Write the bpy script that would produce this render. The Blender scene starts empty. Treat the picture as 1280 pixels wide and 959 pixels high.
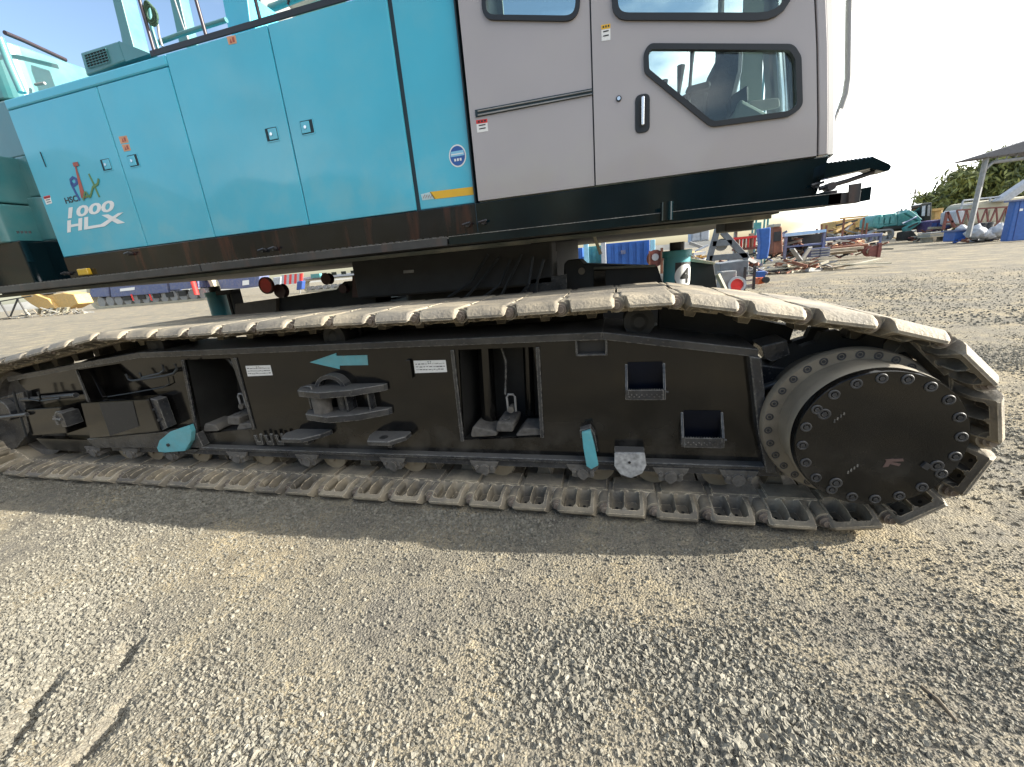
import bpy, bmesh, math, random
import numpy as np
from mathutils import Vector, Matrix
random.seed(7); rng = np.random.default_rng(7)
S = bpy.context.scene
COL = S.collection
PI = math.pi

# ------------------------------------------------------------------ camera
H = 1.5
FPX = 512.75
ROT = np.array([[0.9670926, 0.23899203, -0.08726237],
                [0.01311994, 0.2956777, 0.95519766],
                [-0.25408616, 0.92490946, -0.28281215]])   # rows: right, up, forward
cd = bpy.data.cameras.new('camera'); cam = bpy.data.objects.new('camera', cd); COL.objects.link(cam)
cd.sensor_width = 36; cd.lens = FPX / 1280 * 36; cd.clip_start = 0.05; cd.clip_end = 3000
mw = Matrix.Identity(4)
for i in range(3):
    mw[i][0] = ROT[0][i]; mw[i][1] = ROT[1][i]; mw[i][2] = -ROT[2][i]
mw[2][3] = H
cam.matrix_world = mw
S.camera = cam

# ------------------------------------------------------------------ light
SUN = Vector((2.4, 0.325, 1.0)).normalized()
ELEV = math.asin(SUN.z); AZ = math.atan2(SUN.x, SUN.y)
w = bpy.data.worlds.new('World'); S.world = w; w.use_nodes = True
nt = w.node_tree; nt.nodes.clear()
def N(t, typ, **kw):
    n = t.nodes.new(typ)
    for k, v in kw.items(): setattr(n, k, v)
    return n
out = N(nt, 'ShaderNodeOutputWorld'); bg = N(nt, 'ShaderNodeBackground')
sky = N(nt, 'ShaderNodeTexSky', sky_type='NISHITA'); sky.sun_disc = False
sky.sun_elevation = ELEV; sky.sun_rotation = AZ
sky.air_density = 1.0; sky.dust_density = 1.6; sky.ozone_density = 1.2
tc = N(nt, 'ShaderNodeTexCoord'); mp = N(nt, 'ShaderNodeMapping'); mp.inputs['Scale'].default_value = (1.4, 1.4, 3.2)
no = N(nt, 'ShaderNodeTexNoise'); no.inputs['Scale'].default_value = 1.7; no.inputs['Detail'].default_value = 7
cr = N(nt, 'ShaderNodeMapRange'); cr.inputs['From Min'].default_value = 0.56; cr.inputs['From Max'].default_value = 0.78
cr.interpolation_type = 'SMOOTHSTEP'
# clouds thicken towards the sun's side of the sky
dt = N(nt, 'ShaderNodeVectorMath', operation='DOT_PRODUCT'); dt.inputs[1].default_value = SUN
sm = N(nt, 'ShaderNodeMapRange'); sm.inputs['From Min'].default_value = 0.25; sm.inputs['From Max'].default_value = 0.75
sm.inputs['To Min'].default_value = 0.0; sm.inputs['To Max'].default_value = 0.34
ad = N(nt, 'ShaderNodeMath', operation='ADD')
mx = N(nt, 'ShaderNodeMixRGB'); mx.inputs['Color2'].default_value = (11.5, 11.5, 11.3, 1)
L = nt.links.new
L(tc.outputs['Generated'], mp.inputs['Vector']); L(mp.outputs['Vector'], no.inputs['Vector'])
L(tc.outputs['Generated'], dt.inputs[0]); L(dt.outputs['Value'], sm.inputs['Value'])
L(no.outputs['Fac'], ad.inputs[0]); L(sm.outputs['Result'], ad.inputs[1]); L(ad.outputs[0], cr.inputs['Value'])
L(cr.outputs['Result'], mx.inputs['Fac']); L(sky.outputs['Color'], mx.inputs['Color1'])
L(mx.outputs['Color'], bg.inputs['Color']); bg.inputs['Strength'].default_value = 0.09
L(bg.outputs['Background'], out.inputs['Surface'])
sd = bpy.data.lights.new('sun', 'SUN'); sun = bpy.data.objects.new('sun', sd); COL.objects.link(sun)
sd.energy = 4.8; sd.angle = math.radians(0.5); sd.color = (1.0, 0.94, 0.83)
sun.rotation_euler = SUN.to_track_quat('Z', 'Y').to_euler()
S.view_settings.view_transform = 'Standard'; S.view_settings.look = 'None'
S.view_settings.gamma = 1; S.view_settings.exposure = 1.68
try: S.view_settings.use_curve_mapping = False
except Exception: pass
S.render.resolution_x = 1024; S.render.resolution_y = 767

# ------------------------------------------------------------------ helpers
def ray(x, y): return ROT.T @ np.array([(x - 640) / FPX, -(y - 479.5) / FPX, 1.0])
def AY(x, y, Y):                       # the point of the photograph on the plane Y = const (metres)
    d = ray(x, y); t = Y / d[1]; return Vector((d[0] * t, Y, H + d[2] * t))
def AG(x, y, z=0.0):
    d = ray(x, y); t = (z - H) / d[2]; return Vector((d[0] * t, d[1] * t, z))
def XZ(pts, Y): return [(lambda p: (p.x, p.z))(AY(a, b, Y)) for a, b in pts]

def mat(name, col, rough=0.5, metal=0.0, var=0.12, vscale=6.0, dust=0.0, dustcol=(0.36, 0.31, 0.23), bump=0.0, bscale=60.0,
        coat=0.0, low=None, rnd=0.0, streak=0.0, streakcol=(0.2, 0.08, 0.04), spots=0.0, updust=0.0, edge=0.0):
    m = bpy.data.materials.new(name); m.use_nodes = True; t = m.node_tree
    p = t.nodes['Principled BSDF']; p.inputs['Roughness'].default_value = rough; p.inputs['Metallic'].default_value = metal
    if coat: p.inputs['Coat Weight'].default_value = coat; p.inputs['Coat Roughness'].default_value = 0.06
    lk = t.links.new
    g = N(t, 'ShaderNodeNewGeometry')
    n1 = N(t, 'ShaderNodeTexNoise'); n1.inputs['Scale'].default_value = vscale; n1.inputs['Detail'].default_value = 6
    lk(g.outputs['Position'], n1.inputs['Vector'])
    r1 = N(t, 'ShaderNodeMapRange'); r1.inputs['From Min'].default_value = 0.3; r1.inputs['From Max'].default_value = 0.7
    r1.inputs['To Min'].default_value = 1 - var; r1.inputs['To Max'].default_value = 1 + var
    lk(n1.outputs['Fac'], r1.inputs['Value'])
    vm = N(t, 'ShaderNodeVectorMath', operation='SCALE'); vm.inputs[0].default_value = col
    lk(r1.outputs['Result'], vm.inputs['Scale']); cur = vm.outputs['Vector']
    def mixin(cur, fac, c2):
        mm = N(t, 'ShaderNodeMixRGB'); lk(fac, mm.inputs['Fac']); lk(cur, mm.inputs['Color1']); mm.inputs['Color2'].default_value = (*c2, 1)
        return mm.outputs['Color']
    def mr(val, a, b, lo, hi):
        q = N(t, 'ShaderNodeMapRange'); q.interpolation_type = 'SMOOTHSTEP'
        q.inputs['From Min'].default_value = a; q.inputs['From Max'].default_value = b
        q.inputs['To Min'].default_value = lo; q.inputs['To Max'].default_value = hi; lk(val, q.inputs['Value']); return q.outputs['Result']
    facs = []
    if streak:
        ms = N(t, 'ShaderNodeMapping'); ms.inputs['Scale'].default_value = (7, 7, 0.9); lk(g.outputs['Position'], ms.inputs['Vector'])
        n2 = N(t, 'ShaderNodeTexNoise'); n2.inputs['Scale'].default_value = 1.4; n2.inputs['Detail'].default_value = 5; lk(ms.outputs['Vector'], n2.inputs['Vector'])
        f = mr(n2.outputs['Fac'], 0.52, 0.72, 0, streak); cur = mixin(cur, f, streakcol); facs.append(f)
    if dust:
        n3 = N(t, 'ShaderNodeTexNoise'); n3.inputs['Scale'].default_value = 3.1; n3.inputs['Detail'].default_value = 9; n3.inputs['Roughness'].default_value = 0.65
        lk(g.outputs['Position'], n3.inputs['Vector'])
        f = mr(n3.outputs['Fac'], 0.38, 0.68, 0.15 * dust, dust); cur = mixin(cur, f, dustcol); facs.append(f)
    if spots:
        n4 = N(t, 'ShaderNodeTexNoise'); n4.inputs['Scale'].default_value = 55; n4.inputs['Detail'].default_value = 3; lk(g.outputs['Position'], n4.inputs['Vector'])
        f = mr(n4.outputs['Fac'], 0.62, 0.70, 0, spots); cur = mixin(cur, f, dustcol); facs.append(f)
    if updust:
        sx = N(t, 'ShaderNodeSeparateXYZ'); lk(g.outputs['Normal'], sx.inputs[0])
        f = mr(sx.outputs['Z'], 0.3, 0.9, 0, updust); cur = mixin(cur, f, dustcol); facs.append(f)
    if edge:
        bv = N(t, 'ShaderNodeBevel'); bv.samples = 3; bv.inputs['Radius'].default_value = 0.007
        dp_ = N(t, 'ShaderNodeVectorMath', operation='DOT_PRODUCT'); lk(bv.outputs[0], dp_.inputs[0]); lk(g.outputs['Normal'], dp_.inputs[1])
        ne = N(t, 'ShaderNodeTexNoise'); ne.inputs['Scale'].default_value = 38; ne.inputs['Detail'].default_value = 4; lk(g.outputs['Position'], ne.inputs['Vector'])
        fm = N(t, 'ShaderNodeMath', operation='MULTIPLY'); lk(mr(dp_.outputs['Value'], 0.995, 0.90, 0, edge), fm.inputs[0]); lk(mr(ne.outputs['Fac'], 0.35, 0.6, 0.1, 1), fm.inputs[1])
        cur = mixin(cur, fm.outputs[0], tuple(min(1, c * 2.4) for c in dustcol))
    if low:
        sz = N(t, 'ShaderNodeSeparateXYZ'); lk(g.outputs['Position'], sz.inputs[0])
        nl = N(t, 'ShaderNodeTexNoise'); nl.inputs['Scale'].default_value = 5; nl.inputs['Detail'].default_value = 8; lk(g.outputs['Position'], nl.inputs['Vector'])
        ma = N(t, 'ShaderNodeMath', operation='MULTIPLY'); lk(mr(sz.outputs['Z'], low[0], low[1], 1, 0), ma.inputs[0]); lk(mr(nl.outputs['Fac'], 0.40, 0.66, 0.05, 1), ma.inputs[1])
        mb_ = N(t, 'ShaderNodeMath', operation='MULTIPLY'); lk(ma.outputs[0], mb_.inputs[0]); mb_.inputs[1].default_value = low[2]
        cur = mixin(cur, mb_.outputs[0], dustcol)
    if rnd:
        oi_ = N(t, 'ShaderNodeObjectInfo'); sc_ = N(t, 'ShaderNodeVectorMath', operation='SCALE'); lk(cur, sc_.inputs[0]); lk(mr(oi_.outputs['Random'], 0, 1, 1 - rnd, 1 + rnd), sc_.inputs['Scale']); cur = sc_.outputs['Vector']
    lk(cur, p.inputs['Base Color'])
    if facs:
        rr = N(t, 'ShaderNodeMapRange'); rr.inputs['To Min'].default_value = rough; rr.inputs['To Max'].default_value = 0.9; lk(facs[-1], rr.inputs['Value']); lk(rr.outputs['Result'], p.inputs['Roughness'])
    if bump:
        n5 = N(t, 'ShaderNodeTexNoise'); n5.inputs['Scale'].default_value = bscale; n5.inputs['Detail'].default_value = 6; lk(g.outputs['Position'], n5.inputs['Vector'])
        b = N(t, 'ShaderNodeBump'); b.inputs['Strength'].default_value = bump; b.inputs['Distance'].default_value = 0.01
        lk(n5.outputs['Fac'], b.inputs['Height']); lk(b.outputs['Normal'], p.inputs['Normal'])
    return m

class MB:
    def __init__(s): s.v = []; s.f = []
    def add(s, v, f):
        o = len(s.v); s.v += [tuple(x) for x in v]; s.f += [tuple(i + o for i in q) for q in f]; return s
    def box(s, x0, x1, y0, y1, z0, z1):
        v = [(x, y, z) for z in (z0, z1) for y in (y0, y1) for x in (x0, x1)]
        return s.add(v, [(0, 2, 3, 1), (4, 5, 7, 6), (0, 1, 5, 4), (2, 6, 7, 3), (0, 4, 6, 2), (1, 3, 7, 5)])
    def prism(s, pts, y0, y1, axis='y'):       # pts (a, b) polygon extruded along an axis
        n = len(pts); area = sum(pts[i][0] * pts[(i + 1) % n][1] - pts[(i + 1) % n][0] * pts[i][1] for i in range(n))
        if area < 0: pts = pts[::-1]
        def P(a, b, c): return {'y': (a, c, b), 'x': (c, a, b), 'z': (a, b, c)}[axis]
        v = [P(a, b, y0) for a, b in pts] + [P(a, b, y1) for a, b in pts]
        f = [tuple(range(n)), tuple(range(2 * n - 1, n - 1, -1))] + [(i, i + n, (i + 1) % n + n, (i + 1) % n) for i in range(n)]
        if axis != 'y': f = [q[::-1] for q in f]
        return s.add(v, f)
    def cyl(s, c, r, a0, a1, axis='y', n=24, r2=None, cap=True):
        r2 = r if r2 is None else r2
        def P(k, rr, h):
            a = 2 * PI * k / n; u, w_ = rr * math.cos(a), rr * math.sin(a)
            if axis == 'y': return (c[0] + u, h, c[1] + w_)
            if axis == 'x': return (h, c[0] + u, c[1] + w_)
            return (c[0] + u, c[1] + w_, h)
        v = [P(k, r, a0) for k in range(n)] + [P(k, r2, a1) for k in range(n)]
        f = [(k, (k + 1) % n, (k + 1) % n + n, k + n) for k in range(n)]
        if cap: f += [tuple(range(n))[::-1], tuple(range(n, 2 * n))]
        if axis == 'y': f = [q[::-1] for q in f]
        return s.add(v, f)
    def lathe(s, c, prof, n=64, axis='y', closed=False):   # prof list of (r, h)
        m_ = len(prof); v = []
        for r, h in prof:
            for k in range(n):
                a = 2 * PI * k / n
                if axis == 'y': v.append((c[0] + r * math.cos(a), h, c[1] + r * math.sin(a)))
                else: v.append((c[0] + r * math.cos(a), c[1] + r * math.sin(a), h))
        f = [(i * n + k, (i + 1) * n + k, (i + 1) * n + (k + 1) % n, i * n + (k + 1) % n) for i in range(m_ - 1) for k in range(n)]
        if closed: f += [((m_ - 1) * n + k, k, (k + 1) % n, (m_ - 1) * n + (k + 1) % n) for k in range(n)]
        else: f += [tuple(range(n)), tuple(range((m_ - 1) * n, m_ * n))[::-1]]
        return s.add(v, f)
    def tube(s, pts, r, n=10):
        pts = [Vector(p) for p in pts]; rings = []
        for i, p in enumerate(pts):
            t = (pts[min(i + 1, len(pts) - 1)] - pts[max(i - 1, 0)]).normalized()
            u = t.cross(Vector((0, 0, 1)) if abs(t.z) < 0.9 else Vector((0, 1, 0))).normalized(); w_ = t.cross(u)
            rr = r[i] if isinstance(r, (list, tuple)) else r
            rings.append([p + rr * (math.cos(2 * PI * k / n) * u + math.sin(2 * PI * k / n) * w_) for k in range(n)])
        v = [q for rg in rings for q in rg]
        f = [(i * n + k, i * n + (k + 1) % n, (i + 1) * n + (k + 1) % n, (i + 1) * n + k) for i in range(len(pts) - 1) for k in range(n)]
        f += [tuple(range(n))[::-1], tuple(range((len(pts) - 1) * n, len(pts) * n))]
        return s.add(v, f)
    def beam(s, a, b, w_, h, up=(0, 0, 1)):
        a, b = Vector(a), Vector(b); t = (b - a).normalized(); u = t.cross(Vector(up))
        if u.length < 1e-3: u = t.cross(Vector((0, 1, 0)))
        u.normalize(); k = u.cross(t)
        v = [p + i * u * w_ / 2 + j * k * h / 2 for p in (a, b) for i, j in ((-1, -1), (1, -1), (1, 1), (-1, 1))]
        return s.add(v, [(0, 1, 2, 3), (7, 6, 5, 4), (0, 4, 5, 1), (1, 5, 6, 2), (2, 6, 7, 3), (3, 7, 4, 0)])
    def mesh(s, name='mesh'):
        me = bpy.data.meshes.new(name); me.from_pydata([tuple(x) for x in s.v], [], s.f)
        bm = bmesh.new(); bm.from_mesh(me); bmesh.ops.recalc_face_normals(bm, faces=bm.faces); bm.to_mesh(me); bm.free()
        me.update(); return me

def obj(name, me, m, parent=None, bev=0.0, smooth=False, seg=2, ang=35):
    if isinstance(me, MB): me = me.mesh(name)
    o = bpy.data.objects.new(name, me); COL.objects.link(o)
    if m is not None and not me.materials: me.materials.append(m)
    if parent: o.parent = parent
    if smooth: me.shade_smooth()
    if smooth == 'auto': me.set_sharp_from_angle(angle=math.radians(40))
    if bev:
        b = o.modifiers.new('bevel', 'BEVEL'); b.width = bev; b.segments = seg; b.limit_method = 'ANGLE'; b.angle_limit = math.radians(ang)
    return o
def tag(o, label, cat, group=None, kind=None):
    if label: o['label'] = label
    if cat: o['category'] = cat
    if group: o['group'] = group
    if kind: o['kind'] = kind
    return o
def thing(name, label, cat, group=None, loc=(0, 0, 0), rz=0):
    o = bpy.data.objects.new(name, None); COL.objects.link(o); o.location = loc; o.rotation_euler = (0, 0, rz); o.empty_display_size = 0.2
    return tag(o, label, cat, group)
def inst(name, src, parent, mtx):               # another object sharing a mesh
    o = bpy.data.objects.new(name, src if isinstance(src, bpy.types.Mesh) else src.data); COL.objects.link(o); o.parent = parent; o.matrix_local = mtx
    return o
def rpoly(pts, r, n=6):                         # rounded polygon in 2D
    o = []; m_ = len(pts)
    for i in range(m_):
        a, b, c = Vector(pts[i - 1]), Vector(pts[i]), Vector(pts[(i + 1) % m_])
        rr = r[i] if isinstance(r, (list, tuple)) else r
        d1 = (a - b).normalized(); d2 = (c - b).normalized(); an = d1.angle(d2)
        t = min(rr / math.tan(an / 2), (a - b).length * .48, (c - b).length * .48); p0 = b + d1 * t; p1 = b + d2 * t
        for k in range(n + 1):
            s_ = k / n; o.append(tuple(p0 * (1 - s_) ** 2 + 2 * b * s_ * (1 - s_) + p1 * s_ ** 2))
    return o
def offset(pts, d):
    c = Vector((sum(p[0] for p in pts) / len(pts), sum(p[1] for p in pts) / len(pts))); n = len(pts); o = []
    ar = sum(pts[i][0] * pts[(i + 1) % n][1] - pts[(i + 1) % n][0] * pts[i][1] for i in range(n)); sg = 1 if ar > 0 else -1
    for i in range(n):
        a, b, e = Vector(pts[i - 1]), Vector(pts[i]), Vector(pts[(i + 1) % n])
        n1 = Vector(((b - a).y, -(b - a).x)).normalized(); n2 = Vector(((e - b).y, -(e - b).x)).normalized()
        nn = (n1 + n2).normalized(); k = d / max(0.5, nn.dot(n1)); o.append(tuple(b + nn * k * sg))
    return o
def curve_plate(name, loops, y0, th, text=None):  # filled 2D loops (holes by even-odd) -> mesh slab from y0 (front) to y0+th
    cu = bpy.data.curves.new(name, 'CURVE'); cu.dimensions = '2D'; cu.fill_mode = 'BOTH'; cu.extrude = th / 2
    for lp in loops:
        sp = cu.splines.new('POLY'); sp.points.add(len(lp) - 1); sp.use_cyclic_u = True
        for i, (a, b) in enumerate(lp): sp.points[i].co = (a, b, 0, 1)
    return _cv(cu, name, Matrix.Translation((0, y0 + th / 2, 0)) @ Matrix.Rotation(PI / 2, 4, 'X'))
def _cv(cu, name, mt):
    o = bpy.data.objects.new('tmp', cu); COL.objects.link(o); dg = bpy.context.evaluated_depsgraph_get(); dg.update()
    me = bpy.data.meshes.new_from_object(o.evaluated_get(dg)); me.name = name; me.transform(mt)
    bpy.data.objects.remove(o); bpy.data.curves.remove(cu); me.materials.clear(); return me
def text_mesh(txt, size, x, z, y, th=0.0015, shear=0.0, bold=0.0, sx=1.0, rot=0.0):
    cu = bpy.data.curves.new('t', 'FONT'); cu.body = txt; cu.size = size; cu.extrude = th / 2; cu.shear = shear; cu.offset = bold; cu.resolution_u = 3
    return _cv(cu, 'lettering', Matrix.Translation((x, y, z)) @ Matrix.Rotation(PI / 2, 4, 'X') @ Matrix.Rotation(rot, 4, 'Z') @ Matrix.Diagonal((sx, 1, 1, 1)))

# ------------------------------------------------------------------ materials
M = {}
M['teal'] = mat('teal_paint', (0.052, 0.42, 0.565), 0.28, low=(1.9, 2.6, .30), var=0.05, vscale=2.2, coat=0.5, dust=0.13, dustcol=(0.26, 0.48, 0.50), bump=0.12, bscale=2.3)
M['weight'] = mat('deep_teal_weight_paint', (0.03, 0.155, 0.165), 0.3, var=0.1, vscale=3, coat=0.4, dust=0.12)
M['tealpale'] = mat('pale_teal_paint', (0.05, 0.20, 0.21), 0.30, var=0.06, vscale=3, coat=0.3, dust=0.12)
M['tealsign'] = mat('teal_sign_paint', (0.09, 0.37, 0.43), 0.45, var=0.12, vscale=14, spots=0.25, dust=0.2)
M['tealjack'] = mat('teal_jack_paint', (0.05, 0.28, 0.32), 0.35, var=0.1, dust=0.15)
M['gap'] = mat('dark_seam', (0.012, 0.03, 0.04), 0.7)
M['cab'] = mat('grey_cab_paint', (0.38, 0.35, 0.35), 0.30, low=(1.9, 2.5, .35), var=0.03, vscale=2, coat=0.4, bump=0.10, bscale=2.0, dust=0.10, dustcol=(0.40, 0.38, 0.33))
M['cablight'] = mat('light_grey_paint', (0.28, 0.28, 0.28), 0.35, var=0.03)
M['rubber'] = mat('black_rubber', (0.018, 0.021, 0.024), 0.45, var=0.1)
M['black'] = mat('glossy_black_paint', (0.005, 0.0048, 0.0046), 0.13, var=0.25, vscale=9, low=(.25, .62, .55), spots=0.07, dustcol=(0.075, 0.07, 0.062), streak=0.10, streakcol=(0.035, 0.030, 0.022), bump=0.02, bscale=5)
M['black'].node_tree.nodes['Principled BSDF'].inputs['Specular IOR Level'].default_value = 0.42
M['black'].node_tree.nodes['Principled BSDF'].inputs['IOR'].default_value = 1.5
M['skirt'] = mat('black_skirt_paint_with_reflections', (0.006, 0.007, 0.009), 0.12, var=0.3, vscale=4, streak=0.55, streakcol=(0.085, 0.03, 0.02), dust=0.05, dustcol=(0.12, 0.10, 0.07), bump=0.02, bscale=7)  # red-brown streaks put the mirrored yard into the colour
M['skirtnew'] = mat('deep_green_black_paint', (0.003, 0.010, 0.013), 0.07, var=0.2)
M['dusty'] = mat('dusty_black_steel', (0.012, 0.015, 0.021), 0.26, var=0.4, vscale=16, dust=0.40, dustcol=(0.13, 0.125, 0.115), spots=0.45, updust=0.55, bump=0.3, bscale=55, edge=0.9)
M['muddy'] = mat('mud_caked_steel', (0.085, 0.08, 0.075), 0.85, var=0.4, vscale=25, dust=0.6, dustcol=(0.17, 0.155, 0.13), bump=0.8, bscale=60, edge=0.4)
M['shoe'] = mat('dusty_cast_track_steel', (0.10, 0.092, 0.08), 0.7, rnd=0.14, var=0.25, vscale=11, dust=0.85, dustcol=(0.33, 0.28, 0.20), spots=0.25, updust=0.0, bump=0.5, bscale=60, edge=0.8)
M['tan'] = mat('tan_dusted_flange', (0.15, 0.13, 0.10), 0.65, var=0.2, vscale=8, dust=0.6, dustcol=(0.27, 0.235, 0.175), spots=0.3, bump=0.1)
M['rollertan'] = mat('worn_roller_rim', (0.24, 0.20, 0.14), 0.6, var=0.15, dust=0.3)
M['bolt'] = mat('bolt_steel', (0.014, 0.015, 0.018), 0.5, var=0.3, vscale=40, dust=0.25, dustcol=(0.09, 0.087, 0.083), edge=0.3)
M['under'] = mat('dark_underside', (0.016, 0.017, 0.017), 0.6, var=0.4, dust=0.2, dustcol=(0.06, 0.05, 0.04))
M['oldgreen'] = mat('faded_green_channel', (0.05, 0.065, 0.055), 0.6, dust=0.4)
M['white'] = mat('white_label', (0.75, 0.75, 0.73), 0.5, var=0.03)
M['ink'] = mat('black_ink', (0.02, 0.02, 0.02), 0.5)
M['red'] = mat('red_paint', (0.66, 0.04, 0.035), 0.45)
M['orange'] = mat('orange_sticker', (0.60, 0.30, 0.16), 0.5)
M['yellow'] = mat('yellow_stripe', (0.72, 0.42, 0.03), 0.45, var=0.08)
M['blue'] = mat('blue_paint', (0.02, 0.09, 0.32), 0.5, var=0.15)
M['navy'] = mat('navy_print', (0.03, 0.07, 0.25), 0.5)
M['green'] = mat('green_print', (0.10, 0.20, 0.06), 0.5)
M['logoR'] = mat('red_brown_print', (0.35, 0.08, 0.05), 0.5)
M['chrome'] = mat('bright_metal', (0.75, 0.75, 0.75), 0.22, metal=1.0, var=0.05)
M['steel'] = mat('grey_steel', (0.22, 0.23, 0.24), 0.45, var=0.2, dust=0.3)
M['rust'] = mat('rusty_steel', (0.20, 0.08, 0.045), 0.8, var=0.4, vscale=3, bump=0.4)
M['rustred'] = mat('red_oxide_paint', (0.16, 0.05, 0.04), 0.6, var=0.3)
M['wood'] = mat('grey_timber', (0.30, 0.25, 0.18), 0.8, var=0.4, vscale=4)
M['yellowmach'] = mat('yellow_machine_paint', (0.50, 0.31, 0.09), 0.6, var=0.2, dust=0.3)
M['cream'] = mat('cream_paint', (0.37, 0.345, 0.26), 0.6, var=0.12, vscale=1)
M['bluemach'] = mat('faded_blue_paint', (0.06, 0.09, 0.22), 0.5, var=0.25, dust=0.3)
M['excav'] = mat('blue_green_paint', (0.05, 0.26, 0.26), 0.5, var=0.2, dust=0.15)
M['bag'] = mat('white_sack_cloth', (0.38, 0.40, 0.43), 0.8, var=0.15)
M['leaf'] = mat('bamboo_leaf', (0.24, 0.25, 0.07), 0.6, var=0.5, vscale=1.2)
M['leaf2'] = mat('dark_leaf', (0.09, 0.11, 0.04), 0.6, var=0.4, vscale=1.2)
M['bark'] = mat('bark', (0.10, 0.08, 0.055), 0.9)
M['roof'] = mat('grey_sheet_roof', (0.10, 0.10, 0.11), 0.6, var=0.2)
M['seat'] = mat('charcoal_seat_cloth', (0.035, 0.042, 0.055), 0.8, var=0.2, bump=0.2)
M['inside'] = mat('grey_green_trim', (0.20, 0.24, 0.22), 0.6, var=0.1)
M['screenglass'] = mat('rubble', (0.25, 0.22, 0.18), 0.9, var=0.5, vscale=3)
gm = bpy.data.materials.new('window_glass'); gm.use_nodes = True; t = gm.node_tree; t.nodes.clear()
o_ = N(t, 'ShaderNodeOutputMaterial'); tr = N(t, 'ShaderNodeBsdfTransparent'); tr.inputs[0].default_value = (0.86, 0.92, 0.91, 1)
gl = N(t, 'ShaderNodeBsdfGlossy'); gl.inputs['Roughness'].default_value = 0.03; fr = N(t, 'ShaderNodeFresnel'); fr.inputs['IOR'].default_value = 1.6
ms_ = N(t, 'ShaderNodeMixShader'); t.links.new(fr.outputs[0], ms_.inputs[0]); t.links.new(tr.outputs[0], ms_.inputs[1]); t.links.new(gl.outputs[0], ms_.inputs[2]); t.links.new(ms_.outputs[0], o_.inputs[0])
M['glass'] = gm

# ------------------------------------------------------------------ ground
def vnoise(x, y, f, seed=0):
    r = np.random.default_rng(seed); T_ = r.random((256, 256)); x = x * f; y = y * f
    xi = np.floor(x).astype(int); yi = np.floor(y).astype(int); a = x - xi; b = y - yi
    a = a * a * (3 - 2 * a); b = b * b * (3 - 2 * b); g_ = lambda i, j: T_[(xi + i) % 256, (yi + j) % 256]
    return (g_(0, 0) * (1 - a) + g_(1, 0) * a) * (1 - b) + (g_(0, 1) * (1 - a) + g_(1, 1) * a) * b
def fbm(x, y, f, o_=4, seed=0): return sum(vnoise(x, y, f * 2 ** k, seed + k) / 2 ** k for k in range(o_)) / sum(1 / 2 ** k for k in range(o_))
def stony(x, y):                                # where loose stones gather (0..1)
    n = fbm(x, y, 0.9, 4, 11)
    blob = lambda cx, cy, sx, sy: np.exp(-((x - cx) / sx) ** 2 - ((y - cy) / sy) ** 2)
    b = 0.9 * blob(-.12, 1.2, .5, .28) + 0.75 * blob(-1.3, .75, 1.0, .45) + 0.8 * blob(.42, .7, .28, .5) + .5 * blob(1.5, 1.6, .7, .35) + .4 * blob(.55, 1.55, .35, .12) + .35 * blob(-2.6, 1.0, .8, .4)
    b -= 0.35 * blob(.62, .95, .2, .25) + 0.35 * blob(.05, .65, .16, .4) + .5 * blob(-1.2, 1.62, 1.8, .16)
    return np.clip((n - .44) * 2.6 + b * 0.8 + 0.06, 0, 1)
RUTS = ((-2.22, .64, -.66, .75, .18), (-1.84, .62, -.15, .99, .15), (-2.12, .90, -.5, .86, .10))
def ground_z(x, y):
    fade = np.exp(-np.maximum(0, np.hypot(x, y) - 9) / 6)
    z = (fbm(x, y, 0.8, 4, 3) - .5) * 0.035 + (fbm(x, y, 9, 3, 5) - .5) * 0.010
    for (cx, cy, dx, dy, l_) in RUTS:
        u = (x - cx) * dx + (y - cy) * dy; v = -(x - cx) * dy + (y - cy) * dx
        v = v + (vnoise(x, y, 22, 19) - .5) * .045
        z -= 0.045 * np.exp(-(v / .028) ** 2 - (u / l_) ** 4) * (0.6 + 0.8 * vnoise(x, y, 12, 9))
    return z * fade - 0.006
def axis_pts(lo, hi, step, far):
    a = list(np.arange(lo, hi + 1e-6, step)); d = step; p = hi
    while p < far: d *= 1.22; p += d; a.append(p)
    d = step; p = lo
    while p > -far: d *= 1.22; p -= d; a.insert(0, p)
    return np.array(a)
gx = axis_pts(-4.6, 3.6, 0.016, 1500); gy = axis_pts(0.15, 3.0, 0.016, 1500)
GX, GY = np.meshgrid(gx, gy); GZ = ground_z(GX, GY)
me = bpy.data.meshes.new('ground'); nx, ny = len(gx), len(gy)
vv = np.stack([GX, GY, GZ], -1).reshape(-1, 3); me.vertices.add(len(vv)); me.vertices.foreach_set('co', vv.ravel())
ii = (np.arange(ny - 1)[:, None] * nx + np.arange(nx - 1)[None]).ravel(); q = np.stack([ii, ii + 1, ii + nx + 1, ii + nx], 1)
me.loops.add(q.size); me.loops.foreach_set('vertex_index', q.ravel()); me.polygons.add(len(q)); me.polygons.foreach_set('loop_start', np.arange(0, q.size, 4))
me.update(calc_edges=True); me.shade_smooth()
m = bpy.data.materials.new('gravel_and_dirt'); m.use_nodes = True; t = m.node_tree; p = t.nodes['Principled BSDF']; p.inputs['Roughness'].default_value = 0.95
p.inputs['Specular IOR Level'].default_value = 0.15
lk = t.links.new; g = N(t, 'ShaderNodeNewGeometry')
def noise(sc, det=6, ro=.6):
    n = N(t, 'ShaderNodeTexNoise'); n.inputs['Scale'].default_value = sc; n.inputs['Detail'].default_value = det; n.inputs['Roughness'].default_value = ro; lk(g.outputs['Position'], n.inputs['Vector']); return n.outputs['Fac']
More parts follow.
